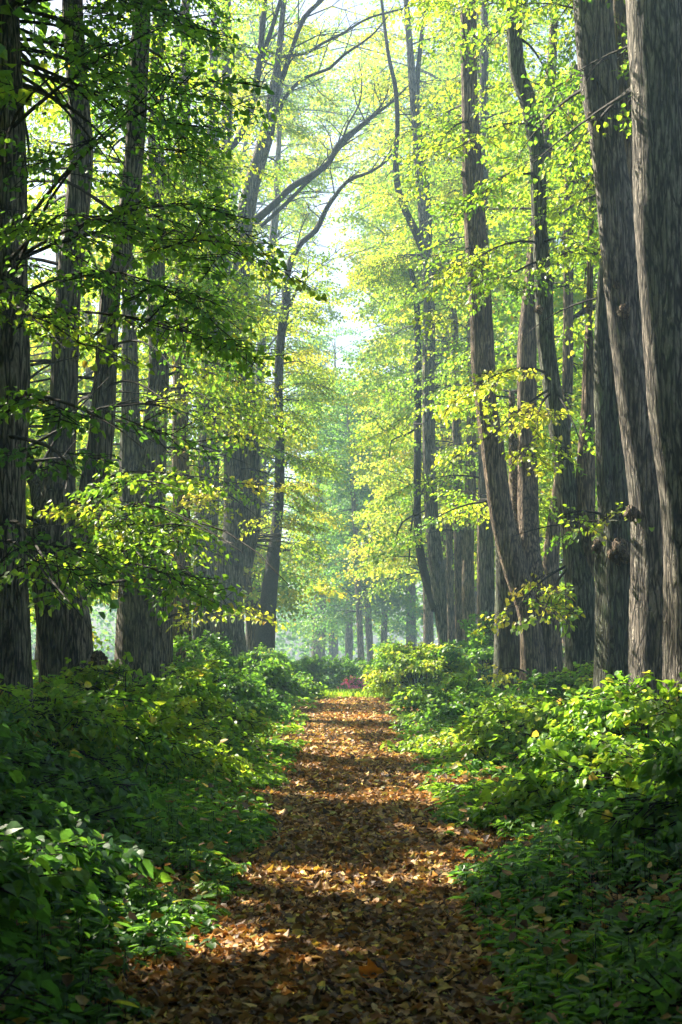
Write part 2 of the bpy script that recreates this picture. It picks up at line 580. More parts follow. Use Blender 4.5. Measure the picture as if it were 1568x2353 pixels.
# openings in the canopy: where the sun gets through to these spots
GAPS = []
for (px, py, D, r) in (
        (1100, 1680, 15.5, .3), (1200, 1660, 15, .3), (960, 1735, 18.5, .3), (1150, 1800, 11.6, .25), (1250, 1800, 11.2, .25), (620, 1700, 15.5, .3), (560, 1640, 15, .3), (440, 1560, 14.8, .3), (1180, 1440, 27.8, .2), (1160, 1500, 28.7, .2),
        (330, 1500, 14.6, .3), (500, 1580, 17.5, .35), (480, 1500, 17.5, .35), (1420, 1600, 12, .3), (1330, 1560, 13.8, .3),
        (660, 2040, 9.0, .12), (760, 2050, 8.8, .12), (850, 2040, 8.9, .12), (940, 2025, 9.1, .12),
        (430, 2170, 7.3, .15), (520, 2165, 7.35, .14), (620, 2160, 7.4, .14), (740, 1842, 13.4, .25), (820, 1838, 13.5, .22), (920, 1835, 13.6, .25), (990, 1820, 14, .25),
        (700, 1735, 18.5, .3), (760, 1715, 19.7, .35), (830, 1718, 19.6, .35), (890, 1725, 19.2, .4), (960, 1730, 18.4, .5), (1020, 1715, 18.6, .4), (700, 1700, 20.5, .4),
        (760, 1645, 27, .4), (850, 1640, 27.5, .4), (760, 1618, 31.5, .5), (840, 1616, 32, .5), (800, 1612, 35, .8),
        (1080, 1690, 15.5, .45), (1160, 1660, 15.5, .4), (1240, 1680, 14.5, .4), (1060, 1800, 11.8, .3), (1150, 1780, 11.8, .3), (1230, 1800, 11.3, .35), (1330, 1720, 11.2, .3), (1380, 1560, 13.8, .4),
        (1320, 1600, 13.8, .4), (1450, 1650, 10, .25), (1180, 1820, 11.2, .3),
        (330, 1480, 14.6, .5), (300, 1560, 13, .4), (480, 1520, 16, .5), (560, 1600, 18, .5), (600, 1640, 18, .5), (540, 1540, 20, .5), (640, 1660, 22, .5), (1000, 1640, 20, .5), (1120, 1640, 17, .5), (1200, 1630, 16, .5), (1290, 1570, 14, .5), (1420, 1600, 12, .4), (1500, 1620, 9.4, .3), (1260, 1760, 11.4, .3), (1040, 1700, 18, .5), (930, 1700, 20, .5), (1000, 1720, 18, .5), (880, 1640, 26, .5), (700, 1660, 25, .5), (420, 1560, 14.6, .4), (480, 1600, 14.4, .4), (520, 1560, 18, .4), (450, 1480, 18, .4), (380, 1640, 13.5, .35), (250, 1470, 13, .35), (560, 1650, 16.5, .4),
        (90, 1570, 10, .25), (130, 1310, 16, .35), (220, 1270, 16, .35), (290, 1200, 17, .35), (490, 1410, 24.5, .5), (420, 1100, 18, .4), (540, 1120, 25, .5), (900, 900, 57, 1.6), (880, 1050, 56, 1.6), (860, 1180, 56, 1.3), (830, 1000, 66, 1.6), (940, 1250, 50, 1.3), (700, 1000, 58, 1.2), (700, 1200, 55, 1.2), (870, 800, 64, 1.6), (820, 700, 70, 1.6), (930, 780, 50, 1.3), (1000, 900, 46, 1.2), (660, 860, 48, 1.0), (740, 700, 62, 1.5), (860, 560, 60, 1.5), (880, 400, 58, 1.5), (720, 320, 56, 1.3), (760, 1400, 42, .9), (800, 1330, 46, 1.0), (740, 1300, 50, 1.0), (820, 1450, 52, 1.0), (780, 1250, 58, 1.2), (840, 1380, 60, 1.2), (700, 1420, 40, .8), (860, 1520, 44, .8), (760, 1500, 56, 1.0), (820, 1540, 62, 1.2),
        (90, 640, 13, .3), (160, 640, 13, .3), (360, 780, 13.5, .3), (290, 830, 18, .4), (240, 830, 18, .4), (60, 720, 13, .3),
        (1322, 40, 20, .35), (1330, 120, 20, .35), (1345, 220, 20, .35), (1450, 1190, 19.8, .35), (1380, 560, 20, .3),
        (1100, 960, 28, .4), (1112, 1060, 28, .4), (1130, 1160, 28, .4), (1150, 1260, 28, .4), (1190, 1400, 28, .4), (1200, 1540, 28, .4),
        (1180, 900, 22.5, .5), (1120, 930, 22.5, .5), (1200, 1000, 22.5, .5), (1230, 1340, 22, .5), (1260, 1400, 22, .4), (1090, 590, 23.5, .5), (1150, 630, 23.5, .5), (1230, 590, 24, .4),
        (1255, 780, 24, .3), (1275, 900, 24, .3), (1240, 480, 24, .3), (940, 1600, 32, .7), (1000, 1560, 32, .7), (980, 1600, 26, .5),
        (620, 1690, 15, .4), (680, 1700, 18, .4), (1000, 1500, 45, .8), (520, 900, 30, .6), (470, 960, 30, .6), (560, 1000, 36, .8), (480, 760, 30, .6)):
    GAPS.append((*P(px, py, D), r))
GAPS = np.array(GAPS)
N_PATH = 42


HAND = 0.95


def in_gap(p, path_only=False):
    v = p[None] - GAPS[:, :3]
    t = v @ sun_vec
    d = np.linalg.norm(v - t[:, None] * sun_vec[None], axis=1)
    if path_only:
        return bool(np.any((t > 1.1) & (d < GAPS[:, 3] + 0.05)))
    return bool(np.any((t > 1.1) & (d < GAPS[:, 3] + np.where(np.arange(len(GAPS)) < N_PATH, 0.18, 0.33))))


# stretches of trunk and of sky that hang free of leaves: (depth, half width, [(px, py), ...])
OPEN = [(24, 30, [(1187, 120), (1216, 242), (1230, 300)]), (24, 30, [(1238, 400), (1240, 560)]), (24, 34, [(1252, 690), (1254, 781), (1271, 880)]), (24, 40, [(1285, 1010), (1308, 1184), (1330, 1290), (1338, 1500)]),
        (28, 32, [(1078, 120), (1086, 400), (1090, 520)]), (28, 36, [(1100, 660), (1110, 800)]), (28, 44, [(1132, 1040), (1152, 1184), (1184, 1310), (1214, 1411), (1226, 1600)]), (28, 30, [(1212, 1060), (1220, 1285)]), (28, 36, [(1166, 1400), (1166, 1600)]),
        (20, 60, [(1356, 0), (1390, 300), (1428, 600), (1474, 960), (1522, 1300), (1530, 1500)]), (18, 75, [(1512, 0), (1534, 600), (1556, 900), (1618, 1400)]), (22, 55, [(1385, 700), (1400, 1200), (1424, 1500)]),
        (45, 18, [(986, 640), (986, 1033), (1002, 1285), (1016, 1380)]), (45, 12, [(972, 90), (962, 240), (979, 400), (984, 560)]), (45, 12, [(909, 202), (912, 430), (954, 529)]),
        (21, 34, [(180, 210), (186, 390)]), (21, 34, [(150, 700), (142, 1033), (120, 1200)]), (21, 34, [(320, 110), (310, 330), (290, 480)]), (21, 38, [(246, 820), (234, 983), (206, 1159)]),
        (16, 34, [(20, 280), (30, 440)]), (16, 34, [(20, 620), (20, 900), (20, 1300)]), (42, 22, [(578, 428), (614, 302), (640, 190)]), (42, 26, [(538, 1050), (532, 1240)]), (42, 24, [(578, 1020), (578, 1180)]), (42, 40, [(526, 1420), (526, 1500)]),
        (46, 16, [(655, 640), (640, 900), (642, 1134), (620, 1380)]), (46, 18, [(585, 508), (670, 430), (756, 373), (800, 310), (880, 250)]), (46, 16, [(660, 640), (695, 555), (750, 480), (800, 415), (890, 368)]), (42, 13, [(552, 312), (590, 200), (605, 50)]),
        (42, 10, [(650, 217), (706, 176), (790, 126), (880, 60)]), (31, 20, [(416, 1010), (417, 1240), (418, 1480)]), (28, 40, [(332, 1330), (330, 1480)]), (40, 20, [(478, 1050), (474, 1180)]),
        (300, 34, [(748, 545), (755, 590)]), (300, 16, [(735, 470), (770, 440)]), (300, 18, [(785, 800), (800, 850)]), (300, 12, [(790, 140), (800, 130)]), (300, 10, [(690, 250), (700, 262)])]
OPEN = [(d, w, np.array(q, float)) for d, w, q in OPEN]


def blocks(p):
    x, y, d = project(p)
    for D0, w, q in OPEN:
        if d > D0 + 0.3 or d < 2:
            continue
        a, b = q[:-1], q[1:]
        ab = b - a
        t = np.clip(((np.array([x, y]) - a) * ab).sum(1) / (ab * ab).sum(1), 0, 1)
        e = np.linalg.norm(a + ab * t[:, None] - np.array([x, y]), axis=1)
        if e.min() < w + 0.22 * F / d:
            return True
    return False


def in_band(p, m, k0=0):
    G = GAPS[k0:N_PATH]
    v = p[None] - G[:, :3]
    t = v @ sun_vec
    d = np.linalg.norm(v - t[:, None] * sun_vec[None], axis=1)
    return bool(np.any((t > 0.35) & (d < G[:, 3] * 0.6 + m)))


class Crown:
    """collects boughs of one tree or shrub; builds one leaf mesh with its twigs"""
    def __init__(s, lod, tone, spread=0.09, leaf=1.0, g=None):
        s.lod, s.tone, s.spread, s.leaf = lod, tone, spread, leaf
        s.pos, s.dirs, s.sc, s.bt = [], [], [], []
        s.TA, s.TB, s.ra, s.rb = [], [], [], []
        s.g = g or rng
        s.clear = False
        s.free = True

    def spray(s, p, d, sc, tone=None):
        if s.clear and p[1] > -2 and abs(p[0]) < 0.27 * p[1] + 2.2 and p[2] < 0.47 * p[1] + 3.4:
            return
        if in_band(p + norm(np.asarray(d)) * sc * 0.5, 0.5 * sc, 15 if s.free == 'hand' else 0):
            return
        if s.free is True and in_gap(p + norm(np.asarray(d)) * sc * 0.5, s.free == 'hand') and s.g.random() < (0.6 if s.free == 'hand' else 0.95):
            return
        if s.free and blocks(p + norm(np.asarray(d)) * sc * 0.5) and s.g.random() < (0.28 if s.free == 'hand' else 0.8):
            return
        s.pos.append(p); s.dirs.append(d); s.sc.append(sc)
        s.bt.append((s.tone if tone is None else tone) + s.g.normal(0, s.spread * 0.7))

    def bough(s, p0, p1, sag=0.0, n=8, sc=1.0, r=0.03, start=0.2, tone=None, wide=1.0):
        g = s.g
        p0 = np.asarray(p0, float); p1 = np.asarray(p1, float)
        L = np.linalg.norm(p1 - p0)
        mid = (p0 + p1) / 2 + np.array([0, 0, sag]) + g.normal(0, 0.05 * L, 3) * np.array([1, 1, 0.4])
        def at(t):
            return (1 - t) ** 2 * p0 + 2 * t * (1 - t) * mid + t * t * p1
        ts = np.linspace(0, 1, 7)
        Q = [at(t) for t in ts]
        for i in range(6):
            if s.clear and Q[i + 1][1] > -2 and abs(Q[i + 1][0]) < 0.27 * Q[i + 1][1] + 1.0 and Q[i + 1][2] < 0.47 * Q[i + 1][1] + 2.6:
                continue
            s.TA.append(Q[i]); s.TB.append(Q[i + 1])
            s.ra.append(r * (1 - 0.85 * ts[i])); s.rb.append(r * (1 - 0.85 * ts[i + 1]))
        bt = (s.tone if tone is None else tone) + g.normal(0, s.spread)
        for k in range(n):
            t = start + (1 - start) * (k + g.uniform(0, 0.8)) / n
            p = at(t)
            tan = norm(2 * (1 - t) * (mid - p0) + 2 * t * (p1 - mid))
            an = (1 if k % 2 else -1) * g.uniform(0.25, 1.15) * wide
            c, sn = math.cos(an), math.sin(an)
            d = np.array([tan[0] * c - tan[1] * sn, tan[0] * sn + tan[1] * c, tan[2] * 0.45 + g.uniform(-0.32, 0.06)])
            s.spray(p, d, sc * g.uniform(0.75, 1.2), bt)
        tan = norm(p1 - mid)
        s.spray(p1 - tan * 0.1, tan * np.array([1, 1, 0.5]) + np.array([0, 0, -0.1]), sc, bt)

    def build(s, name, parent, origin, mat=None):
        mb = MB()
        lod = s.lod
        g = s.g
        tmpl, ls = LODS[lod]
        if s.pos:
            pos = np.array(s.pos); D = norm(np.array(s.dirs)); sc = np.array(s.sc); bt = np.array(s.bt)
            up = np.tile([0.0, 0, 1.0], (len(pos), 1)) + g.normal(0, 0.4, (len(pos), 3))
            Yv = norm(np.cross(up, D)); Zv = np.cross(D, Yv)
            M = np.stack([D, Yv, Zv], 2)
            pick = g.integers(0, len(SPRAYS[lod]), len(pos))
            for k, (lp, lx, ta, tb) in enumerate(SPRAYS[lod]):
                w = np.nonzero(pick == k)[0]
                if len(w) == 0:
                    continue
                A = np.einsum('mij,nj->mni', M[w], lp) * sc[w][:, None, None] + pos[w][:, None]
                X = np.einsum('mij,nj->mni', M[w], lx)
                n = A.shape[0] * A.shape[1]
                A = A.reshape(-1, 3) + g.normal(0, 0.03, (n, 3))
                X = X.reshape(-1, 3) + g.normal(0, 0.25, (n, 3))
                Nn = np.array([0, 0, 1.0]) + g.normal(0, 0.55, (n, 3))
                tt = np.repeat(bt[w], len(lp)) + g.normal(0, s.spread, n)
                odd = g.random(n)
                tt = np.where(odd < (0.022 if s.tone > 0.22 else 0.004), g.uniform(0.7, 1.0, n), tt)
                keep = g.random(n) > 0.08
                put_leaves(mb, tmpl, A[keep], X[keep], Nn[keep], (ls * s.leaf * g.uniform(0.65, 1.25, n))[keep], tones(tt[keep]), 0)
                TA = (np.einsum('mij,nj->mni', M[w], ta) * sc[w][:, None, None] + pos[w][:, None]).reshape(-1, 3)
                TB = (np.einsum('mij,nj->mni', M[w], tb) * sc[w][:, None, None] + pos[w][:, None]).reshape(-1, 3)
                if lod < 2:
                    twigs(mb, TA, TB, np.full(len(TA), 0.006), np.full(len(TA), 0.003), 1)
        if s.TA:
            twigs(mb, np.array(s.TA), np.array(s.TB), np.array(s.ra), np.array(s.rb), 1)
        return mb.build(name, [mat or (M_LEAF_NEAR if lod == 0 else M_LEAF), M_LIMB], parent, origin, smooth_slots=(1,))


def on_path(C, z):
    k = int(np.argmin(np.abs(C[:, 2] - z)))
    return C[k]


# ------------------------------------------------------------------ trees
def stem_points(D, pts, ground=False, top=None):
    """pts: (px, py, width px [, depth]) from the top of the view down or up; returned from the lowest up"""
    q = []
    for p in pts:
        d = p[3] if len(p) > 3 else D
        w = P(p[0], p[1], d)
        q.append((w[2], w, p[2] / 2 / F * d))
    q.sort(key=lambda a: a[0])
    C = [a[1] for a in q]
    r = [a[2] for a in q]
    if ground:
        b = C[0].copy()
        d = (C[0] - C[1]) / max(0.2, C[1][2] - C[0][2]) if len(C) > 1 else np.zeros(3)
        zt = float(ground_z(b[0], b[1])) - 0.12
        if b[2] - zt > 0.15:
            nb = b + np.clip(d, -0.25, 0.25) * (b[2] - zt) * 0.5
            nb[2] = zt
            C.insert(0, nb)
            r.insert(0, r[0] * 1.12)
    if top and top > C[-1][2] + 0.3:
        d = (C[-1] - C[-2]) / max(0.3, C[-1][2] - C[-2][2])
        h = top - C[-1][2]
        e = C[-1] + np.array([np.clip(d[0], -0.12, 0.12) * h, np.clip(d[1], -0.1, 0.1) * h, h])
        C.append(C[-1] * 0.5 + e * 0.5); r.append(r[-1] * 0.75)
        C.append(e); r.append(r[-1] * 0.35)
    return np.array(C), np.array(r)


SEED = [100]
DENS = 0.65


def tree(name, label, D, stems, cat='tree', group=None, bark=None, top=18.0, crown=None, limbs=(), boughs=(), knots=(), sides=None, rough=0.045):
    """stems[0] is the main trunk and reaches the ground; the others spring from it"""
    SEED[0] += 1
    g = np.random.default_rng(SEED[0])
    bark = bark or M_BARK
    sides = sides or (44 if D < 30 else 24 if D < 50 else 12)
    step = 0.12 if D < 30 else 0.25
    lines = []
    base = None
    for i, st in enumerate(stems):
        opts = {}
        if isinstance(st, dict):
            opts = st
            st = st['p']
        C, r = stem_points(D, st, ground=(i == 0 or opts.get('ground', False)), top=opts.get('top', top))
        if base is None:
            base = (C[0][0], C[0][1], float(ground_z(C[0][0], C[0][1])))
            root = tag(empty(name, base), label, cat, group)
        mb = MB()
        Cc, rr = tube(mb, C, r, sides, 0, step, rough, SEED[0] * 10 + i, flare=0.35 if (i == 0 or opts.get('ground')) else 0.0)
        mb.build('trunk', [opts.get('bark', bark)], root, base, smooth_slots=(0,))
        lines.append(Cc)
    for i, lb in enumerate(limbs):
        d0 = lb[0][3] if len(lb[0]) > 3 else D
        C = np.array([P(p[0], p[1], p[3] if len(p) > 3 else D) for p in lb])
        r = np.array([0.8 * p[2] / 2 / F * (p[3] if len(p) > 3 else D) for p in lb])
        mb = MB()
        tube(mb, C, r, 12, 0, 0.25, 0.06, SEED[0] * 10 + 50 + i)
        # thin side shoots along the limb
        Cc, rr = resample(C, r, 0.5)
        A, B, ra, rb = [], [], [], []
        for k in range(2, len(Cc) - 1):
            if g.random() < 0.85:
                tn = norm(Cc[k + 1] - Cc[k - 1])
                dv = norm(tn * g.uniform(0.3, 0.9) + g.normal(0, 0.5, 3) + np.array([0, 0, 0.45]))
                ln = g.uniform(0.6, 2.2)
                p0 = Cc[k]
                p1 = p0 + dv * ln * 0.5
                p2 = p1 + norm(dv + g.normal(0, 0.3, 3)) * ln * 0.5
                r0 = min(rr[k] * 0.5, 0.03)
                for _ in range(3):
                    q0 = p1 if g.random() < 0.5 else p2 * 0.5 + p1 * 0.5
                    A.append(q0); B.append(q0 + norm(dv + g.normal(0, 0.6, 3)) * g.uniform(0.3, 0.9)); ra.append(r0 * 0.45); rb.append(r0 * 0.2)
                A += [p0, p1]; B += [p1, p2]; ra += [r0, r0 * 0.7]; rb += [r0 * 0.7, r0 * 0.3]
        if A:
            twigs(mb, np.array(A), np.array(B), np.array(ra), np.array(rb), 0)
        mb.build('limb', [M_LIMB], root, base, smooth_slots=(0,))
    for (kx, ky, kd, kw) in knots:
        c = P(kx, ky, kd)
        c = P(kx, ky, kd + 0.08)
        knot(c, kw * 0.42 / F * kd, root, base, g)
    if crown or boughs:
        cr = dict(z0=4, z1=16, n=40, reach=3.5, lod=1, tone=0.42, spread=0.08, leaf=1.0, sc=1.1, xmin=1.3, spr=8, rise=0.25, side=0.0, ymin=9.0)
        cr.update(crown or {'n': 0})
        c = Crown(cr['lod'], cr['tone'], cr['spread'], cr['leaf'], g)
        sgn = 1 if base[0] > 0 else -1
        hi = max(l[:, 2].max() for l in lines)
        cr['n'] = int(cr['n'] * DENS)
        for k in range(cr['n']):
            ln = lines[g.integers(0, len(lines))]
            z = cr['z0'] + (min(cr['z1'], hi) - cr['z0']) * ((k + g.random()) / max(1, cr['n']))
            p0 = on_path(ln, z)
            az = g.uniform(0, 2 * math.pi)
            u = (z - cr['z0']) / max(0.1, cr['z1'] - cr['z0'])
            L = cr['reach'] * g.uniform(0.55, 1.0) * (1.0 - 0.45 * max(0, u - 0.5) * 2)
            p1 = p0 + np.array([math.cos(az) * L, math.sin(az) * L, L * (cr['rise'] * (0.3 + 1.5 * u) - 0.22) + g.normal(0, 0.15)])
            if cr['xmin'] is not None and p1[0] * sgn < cr['xmin']:
                p1[0] = sgn * (cr['xmin'] + g.uniform(0, 0.8))
            if p1[1] < p0[1] - 0.7 and g.random() < 0.8 and z < 0.444 * D + 1.6:
                p1[1] = 2 * p0[1] - p1[1]
            p1[1] = max(p1[1], cr['ymin'] + g.uniform(0, 1))
            c.bough(p0, p1, sag=L * 0.12, n=cr['spr'], sc=cr['sc'], r=0.012 + 0.009 * L)
        c.free = 'hand'
        for b in boughs:
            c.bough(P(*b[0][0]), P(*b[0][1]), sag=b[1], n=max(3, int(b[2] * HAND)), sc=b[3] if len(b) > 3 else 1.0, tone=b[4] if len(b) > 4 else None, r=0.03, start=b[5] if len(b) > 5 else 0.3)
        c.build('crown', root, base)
    return root


def knot(c, r, root, base, g):
    """a burl: a lumpy swelling of the bark"""
    mb = MB()
    nu, nv = 14, 9
    th = np.linspace(0, 2 * np.pi, nu, endpoint=False)
    ph = np.linspace(-1.5, 1.5, nv)
    rr = r * (1 + 0.25 * np.sin(3 * th[None] + 4 * ph[:, None]) + g.normal(0, 0.08, (nv, nu)))
    V = np.stack([rr * np.cos(ph)[:, None] * np.cos(th)[None], rr * np.cos(ph)[:, None] * np.sin(th)[None], rr * np.sin(ph)[:, None] * 1.1], -1) + c
    i = np.arange(nv - 1)[:, None] * nu
    j = np.arange(nu)[None]
    j2 = (j + 1) % nu
    q = np.stack([i + j, i + j2, i + nu + j2, i + nu + j], -1).reshape(-1, 4)
    mb.add(V.reshape(-1, 3), q, 0)
    mb.build('burl', [M_BARK_BROWN], root, base, smooth_slots=(0,))



# ---- right hand row, near to far
tree('lime_tree', 'massive dark grey trunk standing nearest on the right of the path, wider than any other', 18,
     [[(1512, -60, 150), (1522, 300, 142), (1534, 600, 136), (1556, 900, 134), (1590, 1144, 140), (1618, 1400, 165), (1630, 1620, 195)]],
     top=15, crown=dict(n=26, z0=8.5, z1=14, reach=3.6, lod=1, tone=0.44, xmin=2.6))
tree('lime_tree', 'ridged grey trunk leaning left as it rises, dark burls up its sunlit side', 20,
     [[(1356, -40, 92), (1372, 150, 86), (1390, 300, 78), (1410, 450, 80), (1428, 600, 86), (1447, 781, 90), (1474, 960, 98), (1503, 1120, 118), (1522, 1300, 138), (1534, 1620, 170)],
      {'p': [(1424, -40, 46, 21), (1432, 250, 44, 21), (1452, 560, 42, 21), (1475, 850, 44, 21), (1500, 1100, 60, 20.6)], 'bark': M_BARK_BROWN}],
     top=15, crown=dict(n=24, z0=8.8, z1=14, reach=3.2, lod=1, tone=0.46, xmin=2.2),
     knots=[(1356, 268, 19.75, 22), (1434, 716, 19.6, 34), (1418, 655, 19.7, 20), (1450, 1178, 19.7, 34)],
     boughs=[(((1400, 130, 20), (1345, 180, 18)), 0.1, 3, 0.6, 0.35)])
tree('lime_tree', 'twin stemmed greenish trunk on a stout base beside the leaning burl trunk', 22,
     [{'p': [(1424, 1200, 96), (1424, 1300, 106), (1426, 1450, 108), (1428, 1620, 120)], 'top': None},
      {'p': [(1412, 400, 22), (1396, 560, 28), (1386, 700, 33), (1383, 831, 36), (1390, 1050, 40), (1404, 1260, 52)], 'bark': M_BARK_MOSS},
      {'p': [(1398, 600, 22), (1408, 831, 30), (1420, 1000, 42), (1432, 1180, 56), (1436, 1290, 70)]}],
     bark=M_BARK_MOSS, top=14, crown=dict(n=22, z0=6.5, z1=13, reach=2.8, lod=1, tone=0.46, xmin=2.6),
     knots=[(1374, 1255, 21.6, 30), (1425, 1268, 21.6, 60)])
tree('lime_tree', 'slim curving trunk with green moss, bent like a bow above a mossy base', 24,
     [[(1178, -40, 33), (1180, 0, 33), (1187, 151, 37), (1216, 242, 40), (1234, 353, 36), (1239, 504, 36), (1249, 655, 40), (1254, 781, 41), (1271, 907, 43), (1291, 1033, 44), (1308, 1184, 46), (1326, 1285, 62), (1336, 1400, 72), (1338, 1620, 84)],
      {'p': [(1354, 731, 16), (1353, 781, 22), (1351, 932, 31), (1346, 1083, 44), (1342, 1240, 52), (1338, 1330, 56)], 'bark': M_BARK_BROWN}],
     bark=M_BARK_MOSS, top=15,
     crown=dict(n=22, z0=9, z1=14.5, reach=2.8, lod=1, tone=0.52, xmin=1.7),
     knots=[(1240, 712, 23.7, 22), (1311, 1225, 23.7, 30)],
     boughs=[(((1225, 290, 24), (1085, 320, 22)), 0.3, 8, 1.0, 0.5), (((1236, 400, 24), (1100, 455, 22.5)), 0.2, 6, 0.9, 0.52),
             (((1240, 330, 24), (1330, 420, 23)), 0.2, 5, 0.9, 0.45), (((1245, 560, 24), (1085, 600, 23)), 0.3, 8, 1.0, 0.58),
             (((1245, 600, 24), (1130, 665, 22.5)), 0.2, 7, 0.9, 0.62), (((1262, 860, 24), (1075, 905, 22)), 0.35, 9, 1.0, 0.52, 0.25),
             (((1268, 890, 24), (1120, 1010, 22)), 0.2, 8, 1.0, 0.58, 0.3), (((1270, 900, 24), (1240, 1030, 22)), 0.2, 6, 0.9, 0.55),
             (((1275, 900, 24), (1350, 1060, 22.5)), 0.3, 6, 0.9, 0.5), (((1300, 1300, 24), (1188, 1400, 21.5)), 0.25, 8, 0.9, 0.58, 0.2),
             (((1300, 1310, 24), (1240, 1430, 21)), 0.2, 6, 0.8, 0.55), (((1200, 90, 24), (1290, 260, 23.5)), 0.5, 6, 1.0, 0.42),
             (((1245, 560, 24), (1330, 560, 23)), 0.2, 5, 0.8, 0.5)])
tree('lime_tree', 'thin upright pale trunk seen between the bowed trunk and the burl trunk', 30,
     [[(1322, 150, 18), (1312, 300, 20), (1307, 450, 22), (1306, 650, 23), (1305, 831, 24), (1301, 960, 25), (1290, 1080, 28), (1272, 1220, 34), (1266, 1300, 38), (1262, 1560, 44)]],
     bark=M_BARK_BROWN, top=14, limbs=[[(1305, 425, 10), (1345, 412, 13), (1392, 412, 15)], [(1300, 745, 12), (1340, 715, 17), (1380, 700, 20)], [(1262, 672, 9), (1278, 620, 11), (1300, 560, 6)]],
     crown=dict(n=22, z0=5.5, z1=13.5, reach=2.8, lod=1, tone=0.44, xmin=2.8),
     boughs=[(((1305, 560, 30), (1300, 480, 27)), 0.3, 6, 1.0, 0.5)])
tree('lime_tree', 'brown leaning trunk with a bright sunlit left edge where the path narrows', 28,
     [[(1075, -40, 36), (1076, 50, 38), (1081, 252, 39), (1090, 479, 49), (1098, 605, 52), (1107, 756, 54), (1110, 831, 58), (1117, 932, 47), (1132, 1033, 54), (1152, 1184, 55), (1184, 1310, 56), (1214, 1411, 52), (1226, 1537, 58), (1228, 1630, 66)],
      {'p': [(1268, 150, 24, 29), (1262, 260, 27, 29), (1240, 480, 34, 29), (1222, 650, 36, 29), (1212, 781, 45, 29), (1212, 931, 46, 29), (1213, 1083, 46, 29), (1220, 1285, 50, 28.6), (1258, 1440, 56, 28.4), (1262, 1620, 60, 28.4)], 'ground': True},
      {'p': [(1176, 900, 14, 30), (1181, 1077, 24, 29.5), (1186, 1228, 34, 28.8), (1196, 1330, 40, 28.4)], 'top': None},
      {'p': [(1146, 1150, 24, 29.5), (1160, 1290, 44, 29), (1166, 1400, 56, 29), (1166, 1630, 66, 29)], 'ground': True, 'bark': M_BARK_MOSS, 'top': None}],
     bark=M_BARK_BROWN, top=17,
     crown=dict(n=34, z0=5.5, z1=16, reach=3.0, lod=1, tone=0.52, xmin=1.6),
     knots=[(1068, 480, 27.8, 16), (1064, 400, 27.8, 14)],
     boughs=[(((1090, 640, 28), (1020, 720, 26.5)), 0.2, 6, 1.0, 0.5), (((1078, 280, 28), (985, 380, 26)), 0.3, 7, 1.0, 0.5),
             (((1075, 60, 28), (1010, 110, 26)), 0.4, 7, 1.0, 0.45), (((1226, 1560, 28), (1150, 1540, 25)), 0.2, 5, 0.8, 0.6)])
tree('lime_tree', 'straight dark trunk rising behind the leaning brown one', 36,
     [[(1114, -40, 20), (1113, 150, 21), (1112, 300, 21), (1110, 480, 24), (1112, 700, 26), (1110, 900, 28), (1116, 1100, 30), (1120, 1300, 32), (1122, 1540, 38)]],
     top=20, crown=dict(n=30, z0=5, z1=18, reach=3.2, lod=1, tone=0.54, xmin=1.6))
tree('lime_tree', 'slender forked tree on the right whose two limbs part high above the path', 45,
     [[(980, 580, 28), (986, 655, 28), (986, 781, 30), (985, 900, 29), (986, 1033, 29), (992, 1184, 31), (1002, 1285, 34), (1010, 1370, 32), (1018, 1480, 22), (1020, 1600, 26)],
      {'p': [(893, 126, 9), (909, 202, 11), (914, 300, 12), (909, 353, 13), (914, 428, 16), (930, 480, 17), (954, 529, 19), (978, 585, 22)], 'bark': M_LIMB},
      {'p': [(972, 60, 9), (962, 151, 12), (959, 252, 12), (967, 327, 14), (979, 403, 15), (985, 504, 17), (982, 590, 20)], 'bark': M_LIMB},
      {'p': [(945, 620, 11, 46), (958, 700, 14, 46), (960, 781, 17, 46), (960, 1000, 18, 46), (960, 1200, 18, 46), (974, 1310, 20, 45.5), (1004, 1400, 26, 45)], 'bark': M_LIMB, 'top': None}],
     top=24, limbs=[[(967, 335, 8), (985, 290, 8), (1005, 235, 5)], [(955, 985, 7), (930, 1000, 6), (900, 1012, 4), (895, 1050, 3)], [(985, 1170, 6), (925, 1200, 5), (905, 1260, 3)], [(940, 1290, 4), (950, 1180, 5), (980, 1110, 7)]],
     crown=dict(n=88, z0=5, z1=23, reach=3.8, lod=1, tone=0.59, xmin=0.9, spr=8, leaf=1.1))
for (lab, D, x0, x1, x2, w, tn) in (
        ('dim trunk half hidden in leaves, first to the right of the forked tree', 52, 1036, 1030, 1034, 15, 0.55),
        ('brownish trunk between the forked tree and the leaning brown trunk', 44, 1084, 1082, 1076, 25, 0.5),
        ('reddish shaded trunk touching the brownish one behind the dark shrub', 46, 1046, 1052, 1056, 22, 0.5),
        ('thin trunk just left of the sunlit leaning trunk, sunk in dark leaves', 40, 1118, 1110, 1108, 20, 0.48)):
    tree('lime_tree', lab, D, [[(x0 - 8, 500, w * 0.6), (x0, 800, w * 0.8), (x1, 1100, w), (x2, 1300, w * 1.1), (x2 + 4, 1540, w * 1.25)]],
         top=20, bark=M_BARK_BROWN, crown=dict(n=34, z0=4, z1=19, reach=3.2, lod=2 if D > 42 else 1, tone=tn, xmin=1.7))

